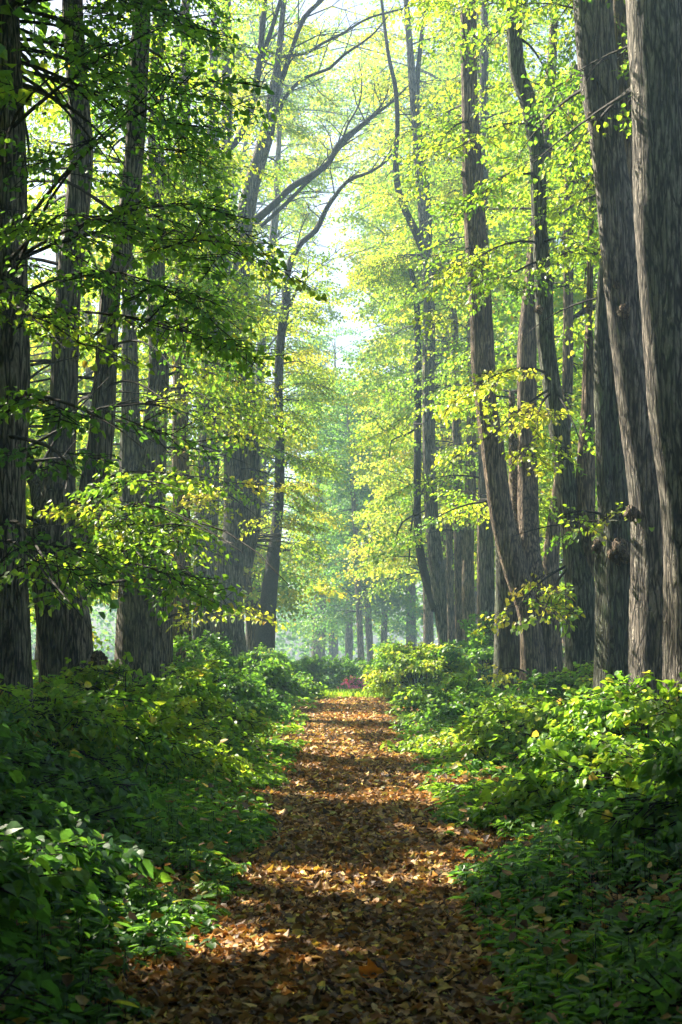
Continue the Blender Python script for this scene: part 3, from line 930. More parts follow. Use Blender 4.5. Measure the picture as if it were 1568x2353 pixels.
# ---- left hand row, near to far
tree('lime_tree', 'darkest and nearest trunk, cut off by the left edge of the picture', 16,
     [[(4, -60, 78), (8, 85, 80), (14, 302, 88), (16, 454, 98), (14, 706, 104), (10, 907, 110), (2, 1134, 108), (4, 1386, 116), (8, 1640, 130)]],
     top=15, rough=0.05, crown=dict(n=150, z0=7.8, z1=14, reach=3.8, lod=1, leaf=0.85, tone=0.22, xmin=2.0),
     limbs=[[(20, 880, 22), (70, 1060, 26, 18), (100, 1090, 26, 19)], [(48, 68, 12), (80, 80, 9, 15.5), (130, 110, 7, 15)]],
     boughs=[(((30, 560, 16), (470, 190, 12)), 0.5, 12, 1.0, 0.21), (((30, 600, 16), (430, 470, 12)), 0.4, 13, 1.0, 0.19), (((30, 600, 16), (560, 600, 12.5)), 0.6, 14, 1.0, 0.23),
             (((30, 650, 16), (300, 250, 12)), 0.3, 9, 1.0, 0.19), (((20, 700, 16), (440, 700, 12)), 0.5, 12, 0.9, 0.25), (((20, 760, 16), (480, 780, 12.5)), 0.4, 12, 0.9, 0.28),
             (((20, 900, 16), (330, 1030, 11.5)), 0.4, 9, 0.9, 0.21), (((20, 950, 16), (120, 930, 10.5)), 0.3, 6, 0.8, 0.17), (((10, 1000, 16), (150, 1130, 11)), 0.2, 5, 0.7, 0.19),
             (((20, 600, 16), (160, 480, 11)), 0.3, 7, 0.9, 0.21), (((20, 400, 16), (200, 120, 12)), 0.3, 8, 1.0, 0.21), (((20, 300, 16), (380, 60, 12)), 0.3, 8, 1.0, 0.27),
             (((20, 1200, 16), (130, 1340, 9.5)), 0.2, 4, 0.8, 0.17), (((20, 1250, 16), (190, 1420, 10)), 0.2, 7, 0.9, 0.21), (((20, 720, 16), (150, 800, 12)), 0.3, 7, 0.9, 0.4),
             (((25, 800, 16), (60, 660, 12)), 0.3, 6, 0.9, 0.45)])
tree('lime_tree', 'broad trunk splitting low into two upright stems behind the darkest trunk', 21,
     [{'p': [(118, 1215, 120), (128, 1285, 120), (140, 1380, 116), (152, 1480, 118), (160, 1640, 130)], 'top': None},
      [(168, -40, 46), (168, 50, 48), (182, 242, 50), (188, 353, 53), (176, 500, 56), (160, 655, 58), (150, 831, 60), (142, 1033, 63), (128, 1180, 86), (122, 1290, 104)],
      [(325, -40, 44), (325, 75, 44), (318, 151, 48), (311, 327, 48), (298, 454, 48), (276, 600, 46), (256, 655, 48), (244, 831, 53), (234, 983, 56), (220, 1083, 64), (206, 1159, 68), (180, 1260, 84), (165, 1330, 90)],
      {'p': [(20, 930, 26, 22), (52, 1050, 34, 21.6), (88, 1110, 44, 21.2), (110, 1200, 70, 21)], 'top': None}],
     top=15, knots=[(227, 1520, 20.2, 46), (174, 815, 20.7, 22)],
     crown=dict(n=90, z0=4.5, z1=14, reach=3.4, lod=1, tone=0.38, xmin=1.9),
     boughs=[(((220, 1230, 20), (665, 1345, 15)), 0.9, 28, 1.0, 0.40, 0.12), (((220, 1230, 20), (560, 1270, 15)), 0.8, 16, 1.0, 0.40, 0.2), (((200, 1300, 20), (500, 1230, 15.5)), 0.6, 14, 1.0, 0.42, 0.15), (((200, 1330, 20), (520, 1400, 15)), 0.6, 12, 0.9, 0.28, 0.2), (((180, 1300, 20), (330, 1310, 14)), 0.5, 11, 0.9, 0.34, 0.2),
             (((160, 1310, 20), (110, 1330, 14)), 0.5, 12, 0.9, 0.38), (((230, 1190, 20), (430, 1130, 15.5)), 0.5, 12, 0.9, 0.42), (((220, 1300, 20), (440, 1320, 14.5)), 0.6, 14, 0.9, 0.34), (((200, 1350, 20), (420, 1370, 14.5)), 0.3, 9, 0.9, 0.25), (((240, 900, 21), (420, 960, 18)), 0.5, 9, 1.0, 0.45),
             (((250, 1100, 21), (420, 1090, 17.5)), 0.3, 8, 0.9, 0.5), (((200, 1250, 20), (230, 1150, 17)), 0.3, 7, 0.9, 0.5), (((250, 800, 21), (400, 850, 18)), 0.4, 9, 1.0, 0.5)])
tree('lime_tree', 'dark stout trunk with a wide base behind the slanting left stem', 28,
     [[(372, -40, 26), (362, 100, 32), (358, 428, 42), (360, 700, 44), (366, 831, 46), (356, 1000, 56), (340, 1150, 80), (332, 1300, 112), (330, 1580, 128)],
      {'p': [(300, 900, 40), (302, 1033, 52), (308, 1160, 64), (318, 1290, 80)], 'top': 11}],
     bark=M_BARK, top=17, crown=dict(n=84, z0=4.2, z1=16, reach=3.6, lod=1, tone=0.50, xmin=1.6),
     boughs=[(((370, 900, 28), (520, 960, 25)), 0.5, 9, 1.0, 0.55), (((370, 870, 28), (470, 1030, 24)), 0.4, 8, 1.0, 0.55), (((360, 1240, 28), (560, 1110, 25)), 0.5, 9, 1.0, 0.6),
             (((380, 1420, 27), (545, 1405, 24)), 0.3, 7, 1.0, 0.55)])
tree('lime_tree', 'reddish brown straight trunk of middling girth left of the hazy pair', 31,
     [[(418, 700, 34), (416, 850, 36), (414, 1008, 38), (418, 1184, 40), (416, 1386, 46), (418, 1590, 56)]],
     bark=M_BARK_BROWN, top=19, crown=dict(n=44, z0=5, z1=18, reach=3.6, lod=1, tone=0.54, xmin=1.5))
tree('lime_tree', 'pale hazy trunk showing between the reddish trunk and the hazy pair', 40,
     [[(486, 700, 40), (484, 900, 46), (480, 1033, 50), (474, 1184, 54), (468, 1386, 46), (468, 1560, 56)]],
     top=20, crown=dict(n=64, z0=5, z1=19, reach=3.8, lod=1, tone=0.52, xmin=1.2))
tree('lime_tree', 'tall hazy tree with a pair of stems and limbs arching over the path', 42,
     [{'p': [(528, 1250, 74), (526, 1335, 68), (526, 1450, 70), (528, 1560, 92)], 'top': None},
      [(520, -40, 20), (520, 50, 24), (522, 252, 26), (518, 420, 26), (516, 529, 26), (524, 700, 32), (534, 880, 38), (536, 1033, 42), (538, 1184, 46), (532, 1290, 60)],
      [(640, 126, 14), (632, 202, 30), (614, 302, 34), (578, 428, 38), (560, 529, 40), (556, 700, 40), (566, 880, 40), (576, 1033, 42), (578, 1184, 44), (556, 1300, 50)]],
     top=25, limbs=[
         [(526, 345, 14), (552, 312, 20), (580, 242, 20), (595, 151, 20), (605, 50, 17), (612, -30, 15)],
         [(592, 160, 14), (615, 95, 14), (645, 0, 12), (655, -40, 11)],
         [(622, 240, 16), (652, 170, 17), (672, 110, 13), (700, 40, 15), (740, 0, 11), (770, -30, 8)],
         [(640, 260, 11), (665, 210, 11), (706, 176, 9), (756, 158, 9), (790, 126, 8), (850, 85, 6), (890, 40, 4)],
         [(645, 130, 10), (706, 121, 9), (740, 100, 9), (790, 75, 8), (850, 40, 7), (940, 15, 5), (985, -15, 3)]],
     crown=dict(n=84, z0=6, z1=24, reach=4.0, lod=1, tone=0.56, xmin=0.9, leaf=1.1))
tree('lime_tree', 'slender dark trunk left of the sky gap, its long bare limbs reaching right', 46,
     [[(655, 640, 20), (658, 690, 21), (645, 781, 21), (640, 900, 20), (643, 1000, 22), (642, 1134, 24), (634, 1235, 27), (622, 1340, 38), (612, 1440, 44), (606, 1560, 50)]],
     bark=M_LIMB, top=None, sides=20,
     limbs=[[(656, 660, 18), (668, 600, 19), (695, 555, 17), (726, 529, 16), (750, 480, 13), (770, 450, 12), (800, 415, 10), (850, 395, 9), (890, 368, 7), (915, 330, 5)],
            [(690, 670, 5), (705, 640, 8), (702, 620, 6), (672, 690, 9), (660, 720, 12)],
            [(585, 508, 24), (630, 469, 22), (670, 430, 20), (716, 403, 18), (756, 373, 17), (775, 335, 15), (800, 310, 14), (840, 280, 11), (880, 250, 9), (910, 225, 6), (945, 190, 4)],
            [(600, 520, 12), (660, 465, 12), (705, 420, 10), (750, 382, 9), (780, 340, 10), (815, 305, 9), (860, 265, 6), (890, 215, 4), (895, 170, 3)],
            [(790, 312, 7), (800, 285, 6), (825, 240, 5), (832, 190, 4), (825, 140, 3)],
            [(640, 1268, 8), (655, 1265, 7), (678, 1262, 7)]],
     crown=dict(n=44, z0=4, z1=13, reach=3.4, lod=1, tone=0.56, xmin=0.7, leaf=1.1))
tree('lime_tree', 'grey upright trunk half veiled by leaves behind the slender dark one', 56,
     [[(640, 350, 12), (634, 480, 18), (618, 620, 18), (600, 800, 20), (590, 1000, 22), (585, 1200, 26), (582, 1430, 34), (580, 1560, 36)]],
     top=26, crown=dict(n=84, z0=3.5, z1=25, reach=4.4, lod=1, tone=0.6, xmin=0.5, leaf=1.3))

# ---- trees beyond: same row continued, second rows on both sides
FAR = [
    # label, x, y, girth, crown tone, reach, z0, z1, xmin
    ('sunny yellow green tree overhanging the end of the path from the left', -3.2, 62, 0.45, 0.52, 4.6, 3.0, 20, 0.75),
    ('golden tree hanging low over the hedge at the end of the path', -2.9, 50, 0.3, 0.58, 2.6, 2.4, 8, 0.9),
    ('bright lime green tree overhanging the end of the path from the right', 4.4, 56, 0.45, 0.52, 4.2, 4.0, 22, 1.0),
    ('pale yellow tree just right of the lower sky gap', 4.2, 68, 0.45, 0.6, 4.6, 4.0, 21, 1.3),
    ('tall crown closing the right side of the upper sky gap', 5.4, 60, 0.5, 0.54, 5.6, 10.0, 29, -0.1),
    ('tall crown closing the left side of the upper sky gap', -5.6, 66, 0.5, 0.52, 5.6, 10.0, 30, -0.2),
    ('tall green crown behind the arching bare limbs', -3.6, 72, 0.3, 0.5, 6.5, 19.0, 33, None),
    ('high thin crown arching above both sky gaps', 4.6, 76, 0.3, 0.58, 6.5, 20.0, 34, None),
]
for (lab, x, y, gi, tn, reach, z0, z1, xm) in FAR:
    SEED[0] += 1
    g = np.random.default_rng(SEED[0])
    b = (x, y, float(ground_z(x, y)))
    root = tag(empty('lime_tree', b), lab, 'tree')
    mb = MB()
    C, r = tube(mb, [(x, y, b[2] - 0.1), (x + g.normal(0, 0.3), y, 5), (x + g.normal(0, 0.6), y, z1 * 0.6), (x + g.normal(0, 0.8), y, z1 * 0.97)],
                [gi / 2 * 1.2, gi / 2, gi / 3, 0.03], 10, 0, 0.6, 0.05, SEED[0])
    mb.build('trunk', [M_BARK_BROWN], root, b, smooth_slots=(0,))
    c = Crown(2, tn, 0.10, 1.0, g)
    n = int(6.5 * (z1 - z0) + 14)
    sg = 1 if x > 0 else -1
    for k in range(n):
        z = z0 + (z1 - z0) * (k + g.random()) / n
        p0 = on_path(C, z)
        az = g.uniform(0, 6.283)
        L = reach * g.uniform(0.45, 1)
        p1 = p0 + np.array([math.cos(az) * L, math.sin(az) * L, L * g.uniform(-0.45, 0.75)])
        if xm is not None and p1[0] * sg < xm:
            p1[0] = sg * (xm + g.uniform(0, 0.9))
        c.bough(p0, p1, L * 0.14, 11, 1.35, 0.012 + 0.01 * L)
    c.build('crown', root, b)

def back_tree(label, x, y, h, gi, tn, z0, reach, n, lod=2, group=None, lean=0.0, leaf=1.15, clear=False):
    SEED[0] += 1
    g = np.random.default_rng(SEED[0])
    b = (x, y, float(ground_z(x, y)))
    root = tag(empty('lime_tree', b), label, 'tree', group)
    mb = MB()
    C, r = tube(mb, [(x, y, b[2] - 0.1), (x + lean * 0.3 + g.normal(0, 0.15), y, h * 0.3), (x + lean * 0.6 + g.normal(0, 0.3), y, h * 0.62), (x + lean, y, h * 0.97)],
                [gi / 2 * 1.2, gi / 2, gi / 2.8, 0.03], 14, 0, 0.5, 0.05, SEED[0], flare=0.2)
    mb.build('trunk', [M_BARK_BROWN], root, b, smooth_slots=(0,))
    c = Crown(lod, tn, 0.10, leaf, g)
    c.clear = clear
    for k in range(n):
        z = z0 + (h - z0) * (k + g.random()) / n
        p0 = on_path(C, z)
        az = g.uniform(0, 6.283)
        L = reach * g.uniform(0.4, 1) * (1 - 0.4 * max(0, (z - h * 0.6) / (h * 0.4)))
        p1 = p0 + np.array([math.cos(az) * L, math.sin(az) * L, L * g.uniform(-0.35, 0.75)])
        c.bough(p0, p1, L * 0.14, 10, 1.3, 0.012 + 0.01 * L)
    c.build('crown', root, b)

SECOND_L = 'trees of the second row glimpsed between the left trunks'
SECOND_R = 'trees of the second row glimpsed between the right trunks'
for (x, y, h, gi, tn, z0, n) in ((-7.6, 27, 12, 0.5, 0.52, 1.5, 46), (-7.2, 35, 13, 0.5, 0.56, 1.8, 54), (-8.2, 44, 15, 0.5, 0.6, 2, 66),
                                 (-7.6, 55, 18, 0.5, 0.62, 3, 72), (-11.5, 52, 14, 0.5, 0.58, 2, 56), (-10, 38, 10, .5, .5, 2, 40),
                                 (-7.6, 15, 15, .5, .38, 2, 210), (-8, 20.5, 15, .5, .42, 2, 190), (-11, 27, 16, .5, .5, 2, 90)):  # these three, mostly out of view, are added to shade path and shrubs
    back_tree('sunlit yellow green tree glimpsed between the left trunks, or shade tree added out of view', x, y, h, gi, tn, z0, 3.6, n, group=SECOND_L, leaf=1.45 if y < 30 and x < -7.5 else 1.15)
for (x, y, h, gi, tn, z0, n) in ((7.4, 34, 15, 0.5, 0.48, 1.5, 52), (8.2, 43, 18, 0.5, 0.52, 2, 60), (7.0, 50, 22, 0.5, 0.55, 3, 66), (11, 48, 20, 0.5, 0.5, 2, 56),
                                 (9.6, 60, 24, 0.5, 0.58, 3, 66), (7.0, 72, 28, 0.5, 0.6, 4, 70), (14, 64, 24, 0.5, 0.55, 3, 56), (10.5, 36, 15, 0.45, 0.45, 1.5, 40)):
    back_tree('green tree glimpsed between the right trunks', x, y, h, gi, tn, z0, 3.6, n, group=SECOND_R)

# the blue hazy trees at the far end of the walk
for (lab, px, D, gi, h, z0, n, lean) in (('thin leaning trunk left of the far close pair', 838, 78, 0.34, 15, 4.5, 26, -1.0),
                                         ('left stem of the close pair of far trunks', 860, 80, 0.34, 16, 5.0, 26, -0.5), ('right stem of the close pair of far trunks', 876, 81, 0.34, 16, 5.0, 26, 0.8),
                                         ('dark far trunk above the clipped hedge', 724, 84, 0.75, 17, 3.6, 34, 0.3), ('hazy far trunk above the flowering bush', 800, 92, 0.45, 18, 4.0, 30, 0.5),
                                         ('far hazy tree showing right of the close pair', 950, 90, 0.6, 18, 3.5, 36, 0.5), ('tall bluish tree under the sky gap', 770, 100, 0.6, 23, 4.0, 44, 0.0)):
    back_tree(lab, P(px, 1600, D)[0], D, h, gi, 0.26, max(1.5, z0 - 2.2), 3.4, int(n * 2.2), lean=lean)

# unseen trees added beside and behind the viewer to shade the near walk
for (x, y, h, z0, n) in ((-5.2, 7.5, 15, 5.0, 60), (-5.0, 1.0, 15, 1.5, 60), (5.2, 8.0, 15, 5.0, 60), (5.0, 1.5, 15, 1.5, 60), (-4.2, -6, 15, 1.0, 70), (4.4, -5.5, 15, 1.0, 70), (0.5, -9, 15, 1.0, 70), (-8, -2, 15, 1, 50), (8, -1, 15, 1, 50)):
    back_tree('unseen lime tree added beside the viewer to shade the near path', x, y, h, 0.6, 0.3, z0, 4.6, int(n * 2.4), group='unseen shade trees added round the viewer', leaf=2.2, clear=True)

# ------------------------------------------------------------------ shrubs
def shrub(label, x, y, h, r, tone, lod, n, name='shrub', cat='shrub', leaf=1.0, sc=0.62, group=None, spr=6):
    SEED[0] += 1
    g = np.random.default_rng(SEED[0])
    b = (x, y, float(ground_z(x, y)))
    root = tag(empty(name, b), label, cat, group)
    c = Crown(lod, tone, 0.07, leaf, g)
    c.free = False
    stem = MB()
    for k in range(n):
        az = 2.399963 * k + g.normal(0, 0.3)
        u = (k + 0.5) / n
        rad = r * math.sqrt(u) * g.uniform(0.75, 1.1)
        hh = h * (0.92 - 0.62 * u ** 1.4) * g.uniform(0.5, 1.15)
        s0 = np.array([x + 0.15 * r * math.cos(az), y + 0.15 * r * math.sin(az), b[2] - 0.03])
        tip = np.array([x + rad * math.cos(az), y + rad * math.sin(az), b[2] + hh])
        knee = s0 * 0.5 + tip * 0.5 + np.array([0, 0, 0.22 * hh])
        tube(stem, [s0, knee, tip - np.array([0, 0, 0.04])], [0.012, 0.008, 0.003], 5, 0, 0.2, 0.0, k)
        out = np.array([math.cos(az), math.sin(az), -0.15])
        tip2 = tip + out * r * 0.35
        c.bough(knee, tip2, 0.12 * hh, spr, sc, 0.006, start=0.15)
    for k in range(5):
        az = g.uniform(0, 6.283)
        rad = r * g.uniform(0.1, 0.9)
        p0 = np.array([x + rad * math.cos(az), y + rad * math.sin(az), b[2] + 0.2 * h])
        p1 = p0 + np.array([g.normal(0, 0.18), g.normal(0, 0.18), h * g.uniform(0.3, 0.65)])
        tube(stem, [p0, (p0 + p1) / 2 + g.normal(0, 0.04, 3), p1], [0.008, 0.006, 0.003], 5, 0, 0.2, 0.0, k)
        c.bough((p0 + p1) / 2, p1, 0.02, 3, sc * 0.7, 0.004, start=0.2)
    stem.build('stem', [M_LIMB], root, b, smooth_slots=(0,))
    c.build('foliage', root, b)
    return root


SHR = [
    # left of the path
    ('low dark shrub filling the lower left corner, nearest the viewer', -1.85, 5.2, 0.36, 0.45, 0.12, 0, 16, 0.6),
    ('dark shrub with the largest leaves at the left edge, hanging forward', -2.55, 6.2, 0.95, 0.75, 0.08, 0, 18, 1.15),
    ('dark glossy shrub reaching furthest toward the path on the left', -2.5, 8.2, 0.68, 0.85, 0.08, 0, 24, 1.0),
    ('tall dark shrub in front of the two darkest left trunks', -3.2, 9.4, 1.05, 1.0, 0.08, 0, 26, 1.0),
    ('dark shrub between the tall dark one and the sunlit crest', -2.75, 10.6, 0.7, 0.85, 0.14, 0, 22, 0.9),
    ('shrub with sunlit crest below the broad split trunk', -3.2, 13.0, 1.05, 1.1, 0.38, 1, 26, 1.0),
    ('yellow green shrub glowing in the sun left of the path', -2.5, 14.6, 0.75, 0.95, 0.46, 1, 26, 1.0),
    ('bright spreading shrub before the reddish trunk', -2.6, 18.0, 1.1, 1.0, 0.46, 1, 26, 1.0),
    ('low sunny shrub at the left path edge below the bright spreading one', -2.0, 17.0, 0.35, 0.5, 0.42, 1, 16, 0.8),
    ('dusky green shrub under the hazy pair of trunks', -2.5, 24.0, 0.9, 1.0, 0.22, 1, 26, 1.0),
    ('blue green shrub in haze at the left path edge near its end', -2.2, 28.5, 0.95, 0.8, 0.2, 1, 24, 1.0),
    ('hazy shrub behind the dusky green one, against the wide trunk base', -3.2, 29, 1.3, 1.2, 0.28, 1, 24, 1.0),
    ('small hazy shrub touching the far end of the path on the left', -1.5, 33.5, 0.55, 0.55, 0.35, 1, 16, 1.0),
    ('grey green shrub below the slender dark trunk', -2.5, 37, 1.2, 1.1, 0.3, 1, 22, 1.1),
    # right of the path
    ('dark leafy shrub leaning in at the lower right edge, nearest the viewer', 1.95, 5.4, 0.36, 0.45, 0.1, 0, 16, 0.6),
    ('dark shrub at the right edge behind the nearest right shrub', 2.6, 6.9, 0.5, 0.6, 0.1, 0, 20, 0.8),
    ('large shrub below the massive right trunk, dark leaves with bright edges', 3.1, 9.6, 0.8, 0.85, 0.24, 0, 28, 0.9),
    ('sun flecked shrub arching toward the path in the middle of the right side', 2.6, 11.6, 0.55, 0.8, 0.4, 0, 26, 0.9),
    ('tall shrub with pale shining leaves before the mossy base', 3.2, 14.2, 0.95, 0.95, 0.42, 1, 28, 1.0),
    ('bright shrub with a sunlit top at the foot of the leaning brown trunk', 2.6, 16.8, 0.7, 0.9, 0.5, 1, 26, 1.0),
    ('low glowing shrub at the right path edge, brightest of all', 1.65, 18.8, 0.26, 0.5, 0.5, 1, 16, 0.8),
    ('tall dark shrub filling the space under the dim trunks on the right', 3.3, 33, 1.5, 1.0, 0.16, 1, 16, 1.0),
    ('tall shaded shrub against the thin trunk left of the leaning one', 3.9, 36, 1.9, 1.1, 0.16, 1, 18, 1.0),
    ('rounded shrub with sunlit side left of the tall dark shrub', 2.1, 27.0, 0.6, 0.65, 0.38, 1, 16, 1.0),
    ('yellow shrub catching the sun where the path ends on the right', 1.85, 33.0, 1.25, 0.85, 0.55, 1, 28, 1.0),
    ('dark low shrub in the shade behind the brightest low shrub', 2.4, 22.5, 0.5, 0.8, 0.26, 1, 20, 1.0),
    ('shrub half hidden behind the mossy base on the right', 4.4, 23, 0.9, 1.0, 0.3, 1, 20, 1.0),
    ('dim bluish shrub beyond the hedge, left of the far trunks', -2.6, 62, 1.9, 1.6, 0.15, 1, 30, 1.4),
    ('dim bluish shrub behind the flowering bush', 0.4, 66, 1.7, 1.6, 0.15, 1, 30, 1.4),
    ('pale hazy shrub right of the close pair of far trunks', 3.6, 64, 2.2, 1.7, 0.2, 1, 30, 1.4),
]
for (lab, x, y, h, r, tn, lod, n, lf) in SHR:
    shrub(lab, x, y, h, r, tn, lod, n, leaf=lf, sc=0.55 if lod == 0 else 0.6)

# clipped hedge and flowering bush at the end of the path
hb = P(738, 1600, 52)
hedge = tag(empty('hedge', (hb[0], 52, float(ground_z(hb[0], 52)))), 'clipped green hedge in haze at the end of the path', 'hedge')
hz = float(ground_z(hb[0], 52))
c = Crown(1, 0.22, 0.05, 0.9)
for k in range(420):
    u, v, w = rng.random(3)
    p = np.array([hb[0] - 1.6 + 3.2 * u, 51.4 + 1.2 * v, hz + 0.1 + 1.25 * w])
    o = p - np.array([hb[0], 52, hz + 0.4])
    c.spray(p, norm(o + rng.normal(0, 0.3, 3)), 0.34)
c.build('foliage', hedge, hedge.location)
fb = P(815, 1596, 49)
fz = float(ground_z(fb[0], 49))
flower = tag(empty('flowering_bush', (fb[0], 49, fz)), 'small bush covered in pink purple flowers at the end of the path', 'flowering bush')
c = Crown(1, 0.25, 0.05, 0.8)
for k in range(60):
    d = norm(rng.normal(0, 1, 3))
    d[2] = abs(d[2])
    c.spray(np.array([fb[0], 49, fz + 0.15]) + d * 0.32, d, 0.28)
c.build('foliage', flower, flower.location)
mb = MB()
n = 900
d = norm(rng.normal(0, 1, (n, 3)))
d[:, 2] = np.abs(d[:, 2])
pp = np.array([fb[0], 49, fz + 0.18]) + d * rng.uniform(0.42, 0.6, (n, 1))
col = np.array([0.72, 0.12, 0.55]) * rng.uniform(0.7, 1.3, (n, 1))
put_leaves(mb, HEX, pp, rng.normal(0, 1, (n, 3)), d, rng.uniform(0.05, 0.09, n), col)
mb.build('blossom', [M_LEAF], flower, flower.location)

# ------------------------------------------------------------------ ground, path
def axis_grid(lo, hi, fine_lo, fine_hi, fine, coarse):
    a = list(np.arange(lo, fine_lo, coarse)) + list(np.arange(fine_lo, fine_hi, fine)) + list(np.arange(fine_hi, hi + coarse, coarse))
    return np.unique(np.round(a, 4))


def sheet(name, xs, ys, mat, lift=0.0, wave=None):
    X, Y = np.meshgrid(xs, ys)
    if wave is not None:
        X = wave(X, Y)
    Z = ground_z(X, Y) + lift
    V = np.stack([X, Y, Z], -1).reshape(-1, 3)
    nx = len(xs)
    i = np.arange(len(ys) - 1)[:, None] * nx + np.arange(nx - 1)[None]
    q = np.stack([i, i + 1, i + nx + 1, i + nx], -1).reshape(-1, 4)
    mb = MB()
    mb.add(V, q, 0)
    return tag(mb.build(name, [mat], smooth_slots=(0,)), kind='structure')


sheet('ground', axis_grid(-56, 56, -6, 6, 0.2, 2.0), axis_grid(-11, 190, 2, 60, 0.25, 2.0), M_GROUND)


def half_w(y):
    return 0.98 + 0.10 * np.sin(y * 0.9) + 0.05 * np.sin(y * 2.3 + 1) - 0.006 * np.clip(y - 8, 0, 40)


sheet('path', np.linspace(-1, 1, 15), np.arange(1.0, 36.5, 0.25), M_PATH, 0.006,
      wave=lambda X, Y: path_cx(Y) + X * half_w(Y))

# ------------------------------------------------------------------ fallen leaves
LIT = np.array([[0.13, 0.075, 0.04], [0.22, 0.12, 0.05], [0.35, 0.205, 0.085], [0.42, 0.29, 0.115], [0.46, 0.35, 0.07],
                [0.34, 0.17, 0.055], [0.22, 0.10, 0.05], [0.07, 0.042, 0.026], [0.25, 0.25, 0.07]])
LITP = np.array([0.20, 0.20, 0.18, 0.12, 0.08, 0.07, 0.03, 0.10, 0.03])


def litter(mb, tmpl, y0, y1, dens, sz, wide):
    area = (y1 - y0) * wide * 2
    n = int(dens * area)
    y = rng.uniform(y0, y1, n)
    off = rng.uniform(-wide, wide, n)
    a = np.abs(off)
    pr = np.where(a < 0.85, 1.0, np.where(a < 1.5, 0.85 - 0.45 * (a - 0.85) / 0.65, 0.32))
    px_ = path_cx(y) + off
    pat = np.sin(px_ * 3.1 + y * 1.3) + np.sin(y * 2.7 - px_ * 1.9) + np.sin(px_ * 6.3 + y * 4.1)
    k = rng.random(n) < pr * np.where(pat < -0.9, 0.6, 1.0)
    y, off = y[k], off[k]
    n = len(y)
    x = path_cx(y) + off
    z = ground_z(x, y) + 0.008 + rng.uniform(0, 0.022, n)
    az = rng.uniform(0, 6.283, n)
    X = np.stack([np.cos(az), np.sin(az), rng.normal(0, 0.25, n)], 1)
    Nn = np.array([0, 0, 1.0]) + rng.normal(0, 0.33, (n, 3))
    flip = rng.random(n) < 0.4
    Nn[flip] *= -1
    ci = rng.choice(len(LIT), n, p=LITP / LITP.sum())
    # a few patches where the fallen leaves are redder
    red = (np.sin(y * 1.9 + 0.7) + np.sin(x * 2.3 + y * 0.5) > 0.9) & (rng.random(n) < 0.3)
    ci = np.where(red, 5, ci)
    col = LIT[ci] * np.array([1.06, 1.04, 0.95]) * rng.uniform(0.6, 1.5, (n, 1))
    put_leaves(mb, tmpl, np.stack([x, y, z], 1), X, Nn, sz * rng.uniform(0.4, 1.4, n), col, 0, rng.uniform(0.5, 3.0, n))


mb = MB()
for t in (HEART, MAPLE):
    litter(mb, t, 4.6, 10.5, 560, 0.052, 2.4)
litter(mb, HEX, 10.5, 18, 900, 0.054, 2.4)
litter(mb, HEX, 18, 35, 520, 0.066, 2.2)
n = 2600
y = 4.6 + 24 * rng.random(n) ** 1.3
x = path_cx(y) + np.where(rng.random(n) < 0.5, -1, 1) * rng.uniform(0.8, 3.2, n)
az = rng.uniform(0, 6.283, n)
ci = rng.choice(len(LIT), n, p=LITP / LITP.sum())
put_leaves(mb, HEX, np.stack([x, y, ground_z(x, y) + rng.uniform(0.03, 0.28, n)], 1), np.stack([np.cos(az), np.sin(az), rng.normal(0, 0.4, n)], 1),
           np.array([0, 0, 1.0]) + rng.normal(0, 0.4, (n, 3)), rng.uniform(0.035, 0.075, n), LIT[ci] * rng.uniform(0.8, 1.3, (n, 1)))
tag(mb.build('fallen_leaves', [M_LITTER]), kind='stuff', label='brown and yellow fallen leaves covering the path', cat='leaf litter')

# ------------------------------------------------------------------ ground cover
def cover(mb, n, fx, y0, y1, hmin, hmax, size, tmpl, tone, nl):
    y = y0 + (y1 - y0) * rng.random(n) ** 1.2
    sg = np.where(rng.random(n) < 0.5, -1, 1)
    a = fx(y, n)
    x = path_cx(y) + sg * a
    patch = np.sin(x * 2.1 + y * 0.9) + np.sin(y * 1.7 - x * 1.2) + 0.6 * np.sin(x * 5 + y * 3.3)
    k = patch + rng.normal(0, 0.6, n) + (a - 1.05) * 0.9 > -0.4
    x, y, a = x[k], y[k], a[k]
    n = len(x)
    h = rng.uniform(hmin, hmax, n) * np.clip(0.35 + (a - 0.8) * 0.7, 0.35, 1.1)
    z0 = ground_z(x, y)
    for j in range(nl):
        az = rng.uniform(0, 6.283, n) + j * 2.4
        lev = h * (1.0 - 0.13 * (j // 3)) * rng.uniform(0.85, 1.0, n)
        rr = rng.uniform(0.005, 0.035, n)
        Pp = np.stack([x + rr * np.cos(az), y + rr * np.sin(az), z0 + lev], 1)
        X = np.stack([np.cos(az), np.sin(az), rng.normal(-0.15, 0.2, n)], 1)
        Nn = np.array([0, 0, 1.0]) + rng.normal(0, 0.25, (n, 3))
        t = tone + 0.06 * np.sin(x * 1.3 + y) + rng.normal(0, 0.07, n)
        t = np.where(rng.random(n) < 0.02, 0.75, t)
        put_leaves(mb, tmpl, Pp, X, Nn, size * rng.uniform(0.5, 1.4, n), tones(t), 0)
    A = np.stack([x, y, z0 - 0.01], 1)
    B = np.stack([x, y, z0 + h], 1)
    twigs(mb, A, B, np.full(n, 0.003), np.full(n, 0.002), 1)


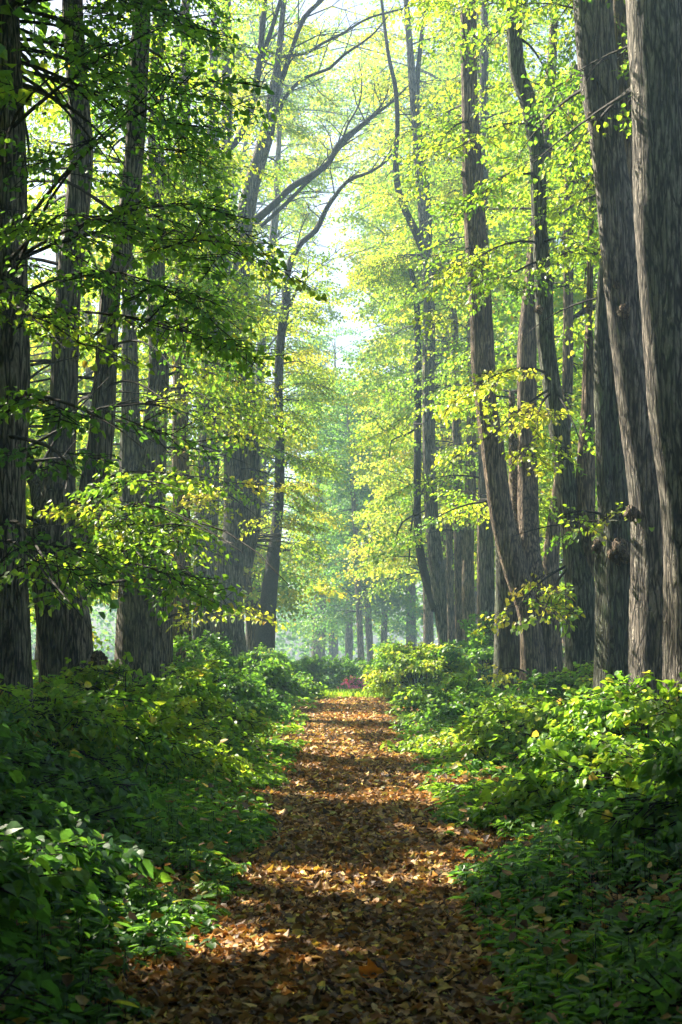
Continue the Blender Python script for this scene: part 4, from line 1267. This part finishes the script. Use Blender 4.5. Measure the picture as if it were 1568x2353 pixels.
mb = MB()
TRI = (np.concatenate([[[0, 0, 0]], [[0.5, 0, -0.02], [1.0, 0, -0.12], [0.45, 0.22, 0.05], [0.42, 0.75, 0.0], [0.05, 0.55, 0.02], [0.45, -0.22, 0.05], [0.42, -0.75, 0.0], [0.05, -0.55, 0.02], [0.75, 0.26, 0], [0.75, -0.26, 0]]]),
       [np.array([[0, 3, 4, 5], [0, 8, 7, 6], [1, 2, 9, 3], [1, 6, 10, 2]]), np.array([[0, 1, 3], [0, 6, 1]])])
near = lambda y, n: 0.66 + rng.gamma(2.0, 0.42, n)
cover(mb, 3600, near, 4.4, 12, 0.07, 0.28, 0.042, HEART, 0.17, 7)
cover(mb, 3000, near, 4.4, 12, 0.05, 0.22, 0.060, TRI, 0.24, 5)
cover(mb, 1600, near, 4.4, 12, 0.10, 0.36, 0.085, LANCE, 0.20, 8)
cover(mb, 4800, lambda y, n: 0.68 + rng.gamma(2.0, 0.5, n), 11, 22, 0.06, 0.26, 0.060, HEX, 0.30, 6)
cover(mb, 3000, lambda y, n: 0.68 + rng.gamma(2.0, 0.5, n), 11, 22, 0.10, 0.34, 0.095, LANCE, 0.34, 7)
cover(mb, 3600, lambda y, n: 0.78 + rng.gamma(2.0, 0.6, n), 22, 36, 0.08, 0.26, 0.09, HEX, 0.38, 5)
cover(mb, 4000, lambda y, n: 2.2 + rng.uniform(0, 6.5, n), 14, 45, 0.15, 0.5, 0.10, HEX, 0.3, 5)
tag(mb.build('undergrowth', [M_LEAF_NEAR, M_LIMB]), kind='stuff', label='low green seedlings and weeds along both path edges', cat='undergrowth')

# grass at the crest and beyond
mb = MB()
n = 16000
y = rng.uniform(33.6, 44, n)
x = path_cx(y) + rng.uniform(-3.0, 3.0, n)
k = (y > 35.2) | (np.abs(x - path_cx(y)) > 0.8) | (rng.random(n) < 0.3)
x, y = x[k], y[k]
n = len(x)
az = rng.uniform(0, 6.283, n)
X = np.stack([np.cos(az) * 0.5, np.sin(az) * 0.5, np.ones(n)], 1)
Nn = np.stack([np.cos(az), np.sin(az), -0.4 * np.ones(n)], 1)
put_leaves(mb, LANCE, np.stack([x, y, ground_z(x, y) - 0.01], 1), X, Nn, rng.uniform(0.07, 0.19, n), tones(rng.normal(0.5, 0.08, n)))
tag(mb.build('grass', [M_LEAF]), kind='stuff', label='sunlit strip of grass across the end of the path', cat='grass')

# ------------------------------------------------------------------ single things on the path
def twig_thing(label, pts, r):
    P3 = [np.array([P(px, py, 10)[0] * 0, 0, 0]) for px, py in pts]
    q = []
    for px, py in pts:
        D = CAMZ / max(0.02, (py - 1450.0) / F)
        w = P(px, py, D)
        q.append(np.array([w[0], w[1], float(ground_z(w[0], w[1])) + 0.035]))
    mb = MB()
    tube(mb, q, [r] * (len(q) - 1) + [r * 0.5], 7, 0, 0.05, 0.06, 3)
    A = np.array([q[len(q) // 2]]); B = A + np.array([[0.09, 0.10, 0.03]])
    twigs(mb, A, B, np.array([r * 0.6]), np.array([r * 0.3]), 0)
    o = mb.build('fallen_twig', [M_LIMB], None, q[0], smooth_slots=(0,))
    tag(o, label, 'twig')


twig_thing('dark bent twig lying at the left edge of the leafy path', [(646, 1958), (628, 1968), (618, 1985)], 0.011)
twig_thing('short dark stick among weeds left of the bent twig', [(590, 1953), (572, 1945), (545, 1950)], 0.012)
twig_thing('long thin twig in fallen leaves at the right of the path', [(985, 2268), (1030, 2258), (1075, 2262)], 0.007)

o_mb = MB()
lp = P(850, 2240, CAMZ / ((2245 - 1450.0) / F))
put_leaves(o_mb, MAPLE, np.array([[lp[0] - 0.05, lp[1], float(ground_z(lp[0], lp[1])) + 0.03]]), np.array([[1, 0.1, 0.12]]), np.array([[0.05, -0.75, 0.7]]),
           np.array([0.125]), np.array([[0.75, 0.26, 0.03]]), 0, np.array([2.2]))
tag(o_mb.build('fallen_leaf', [M_LITTER], None, (lp[0], lp[1], 0.0)), 'large upright orange leaf lying in the middle of the path', 'leaf')

# ------------------------------------------------------------------ far wood and air
mb = MB()
n = 150000
a = rng.uniform(-0.36, 0.36, n)
dist = rng.uniform(100, 150, n)
x = np.sin(a) * dist
y = np.cos(a) * dist
top = 15 + 5 * np.sin(x * 0.21) + 3 * np.sin(x * 0.53 + 1) + 8 * np.clip(np.abs(x) / 18 - 0.3, 0, 1)
z = -9 + rng.random(n) * (top + 9)
clump = np.sin(x * 1.1 + 0.4 * y) + np.sin(z * 1.5 + x * 0.6) + np.sin(x * 2.3 - z * 1.9 + y * 0.3) + rng.normal(0, 0.35, n)
mid = np.exp(-((x - 1.0) / 14.0) ** 2)
k = (clump > -0.2 - 1.2 * (1 - mid)) & ((z > 0) | (rng.random(n) < 0.75))
x, y, z = x[k], y[k], z[k]
n = len(x)
put_leaves(mb, DIA, np.stack([x, y, z], 1), rng.normal(0, 1, (n, 3)), np.array([0, 0, 1.0]) + rng.normal(0, 0.6, (n, 3)), rng.uniform(0.22, 0.48, n), tones(rng.normal(0.22, 0.08, n)))
tag(mb.build('far_wood', [M_LEAF]), kind='stuff', label='hazy far wood closing the view behind the walk', cat='wood')

HD = 0.0026
mb = MB()
x0, x1, y0, y1, z0, z1 = -60, 60, -14, 200, -12.0, 38.0
V = np.array([[x, y, z] for z in (z0, z1) for y in (y0, y1) for x in (x0, x1)], float)
mb.add(V, np.array([[0, 2, 3, 1], [4, 5, 7, 6], [0, 1, 5, 4], [2, 6, 7, 3], [0, 4, 6, 2], [1, 3, 7, 5]]), 0)
m, N, L = new_mat('haze')
pv = N.new('ShaderNodeVolumePrincipled')
pv.inputs['Color'].default_value = (0.52, 0.74, 1.0, 1)
pv.inputs['Density'].default_value = HD
pv.inputs['Anisotropy'].default_value = 0.15
out = N.new('ShaderNodeOutputMaterial')
L.new(pv.outputs[0], out.inputs['Volume'])
tag(mb.build('haze', [m]), kind='stuff', label='thin bluish haze hanging in the walk', cat='haze')
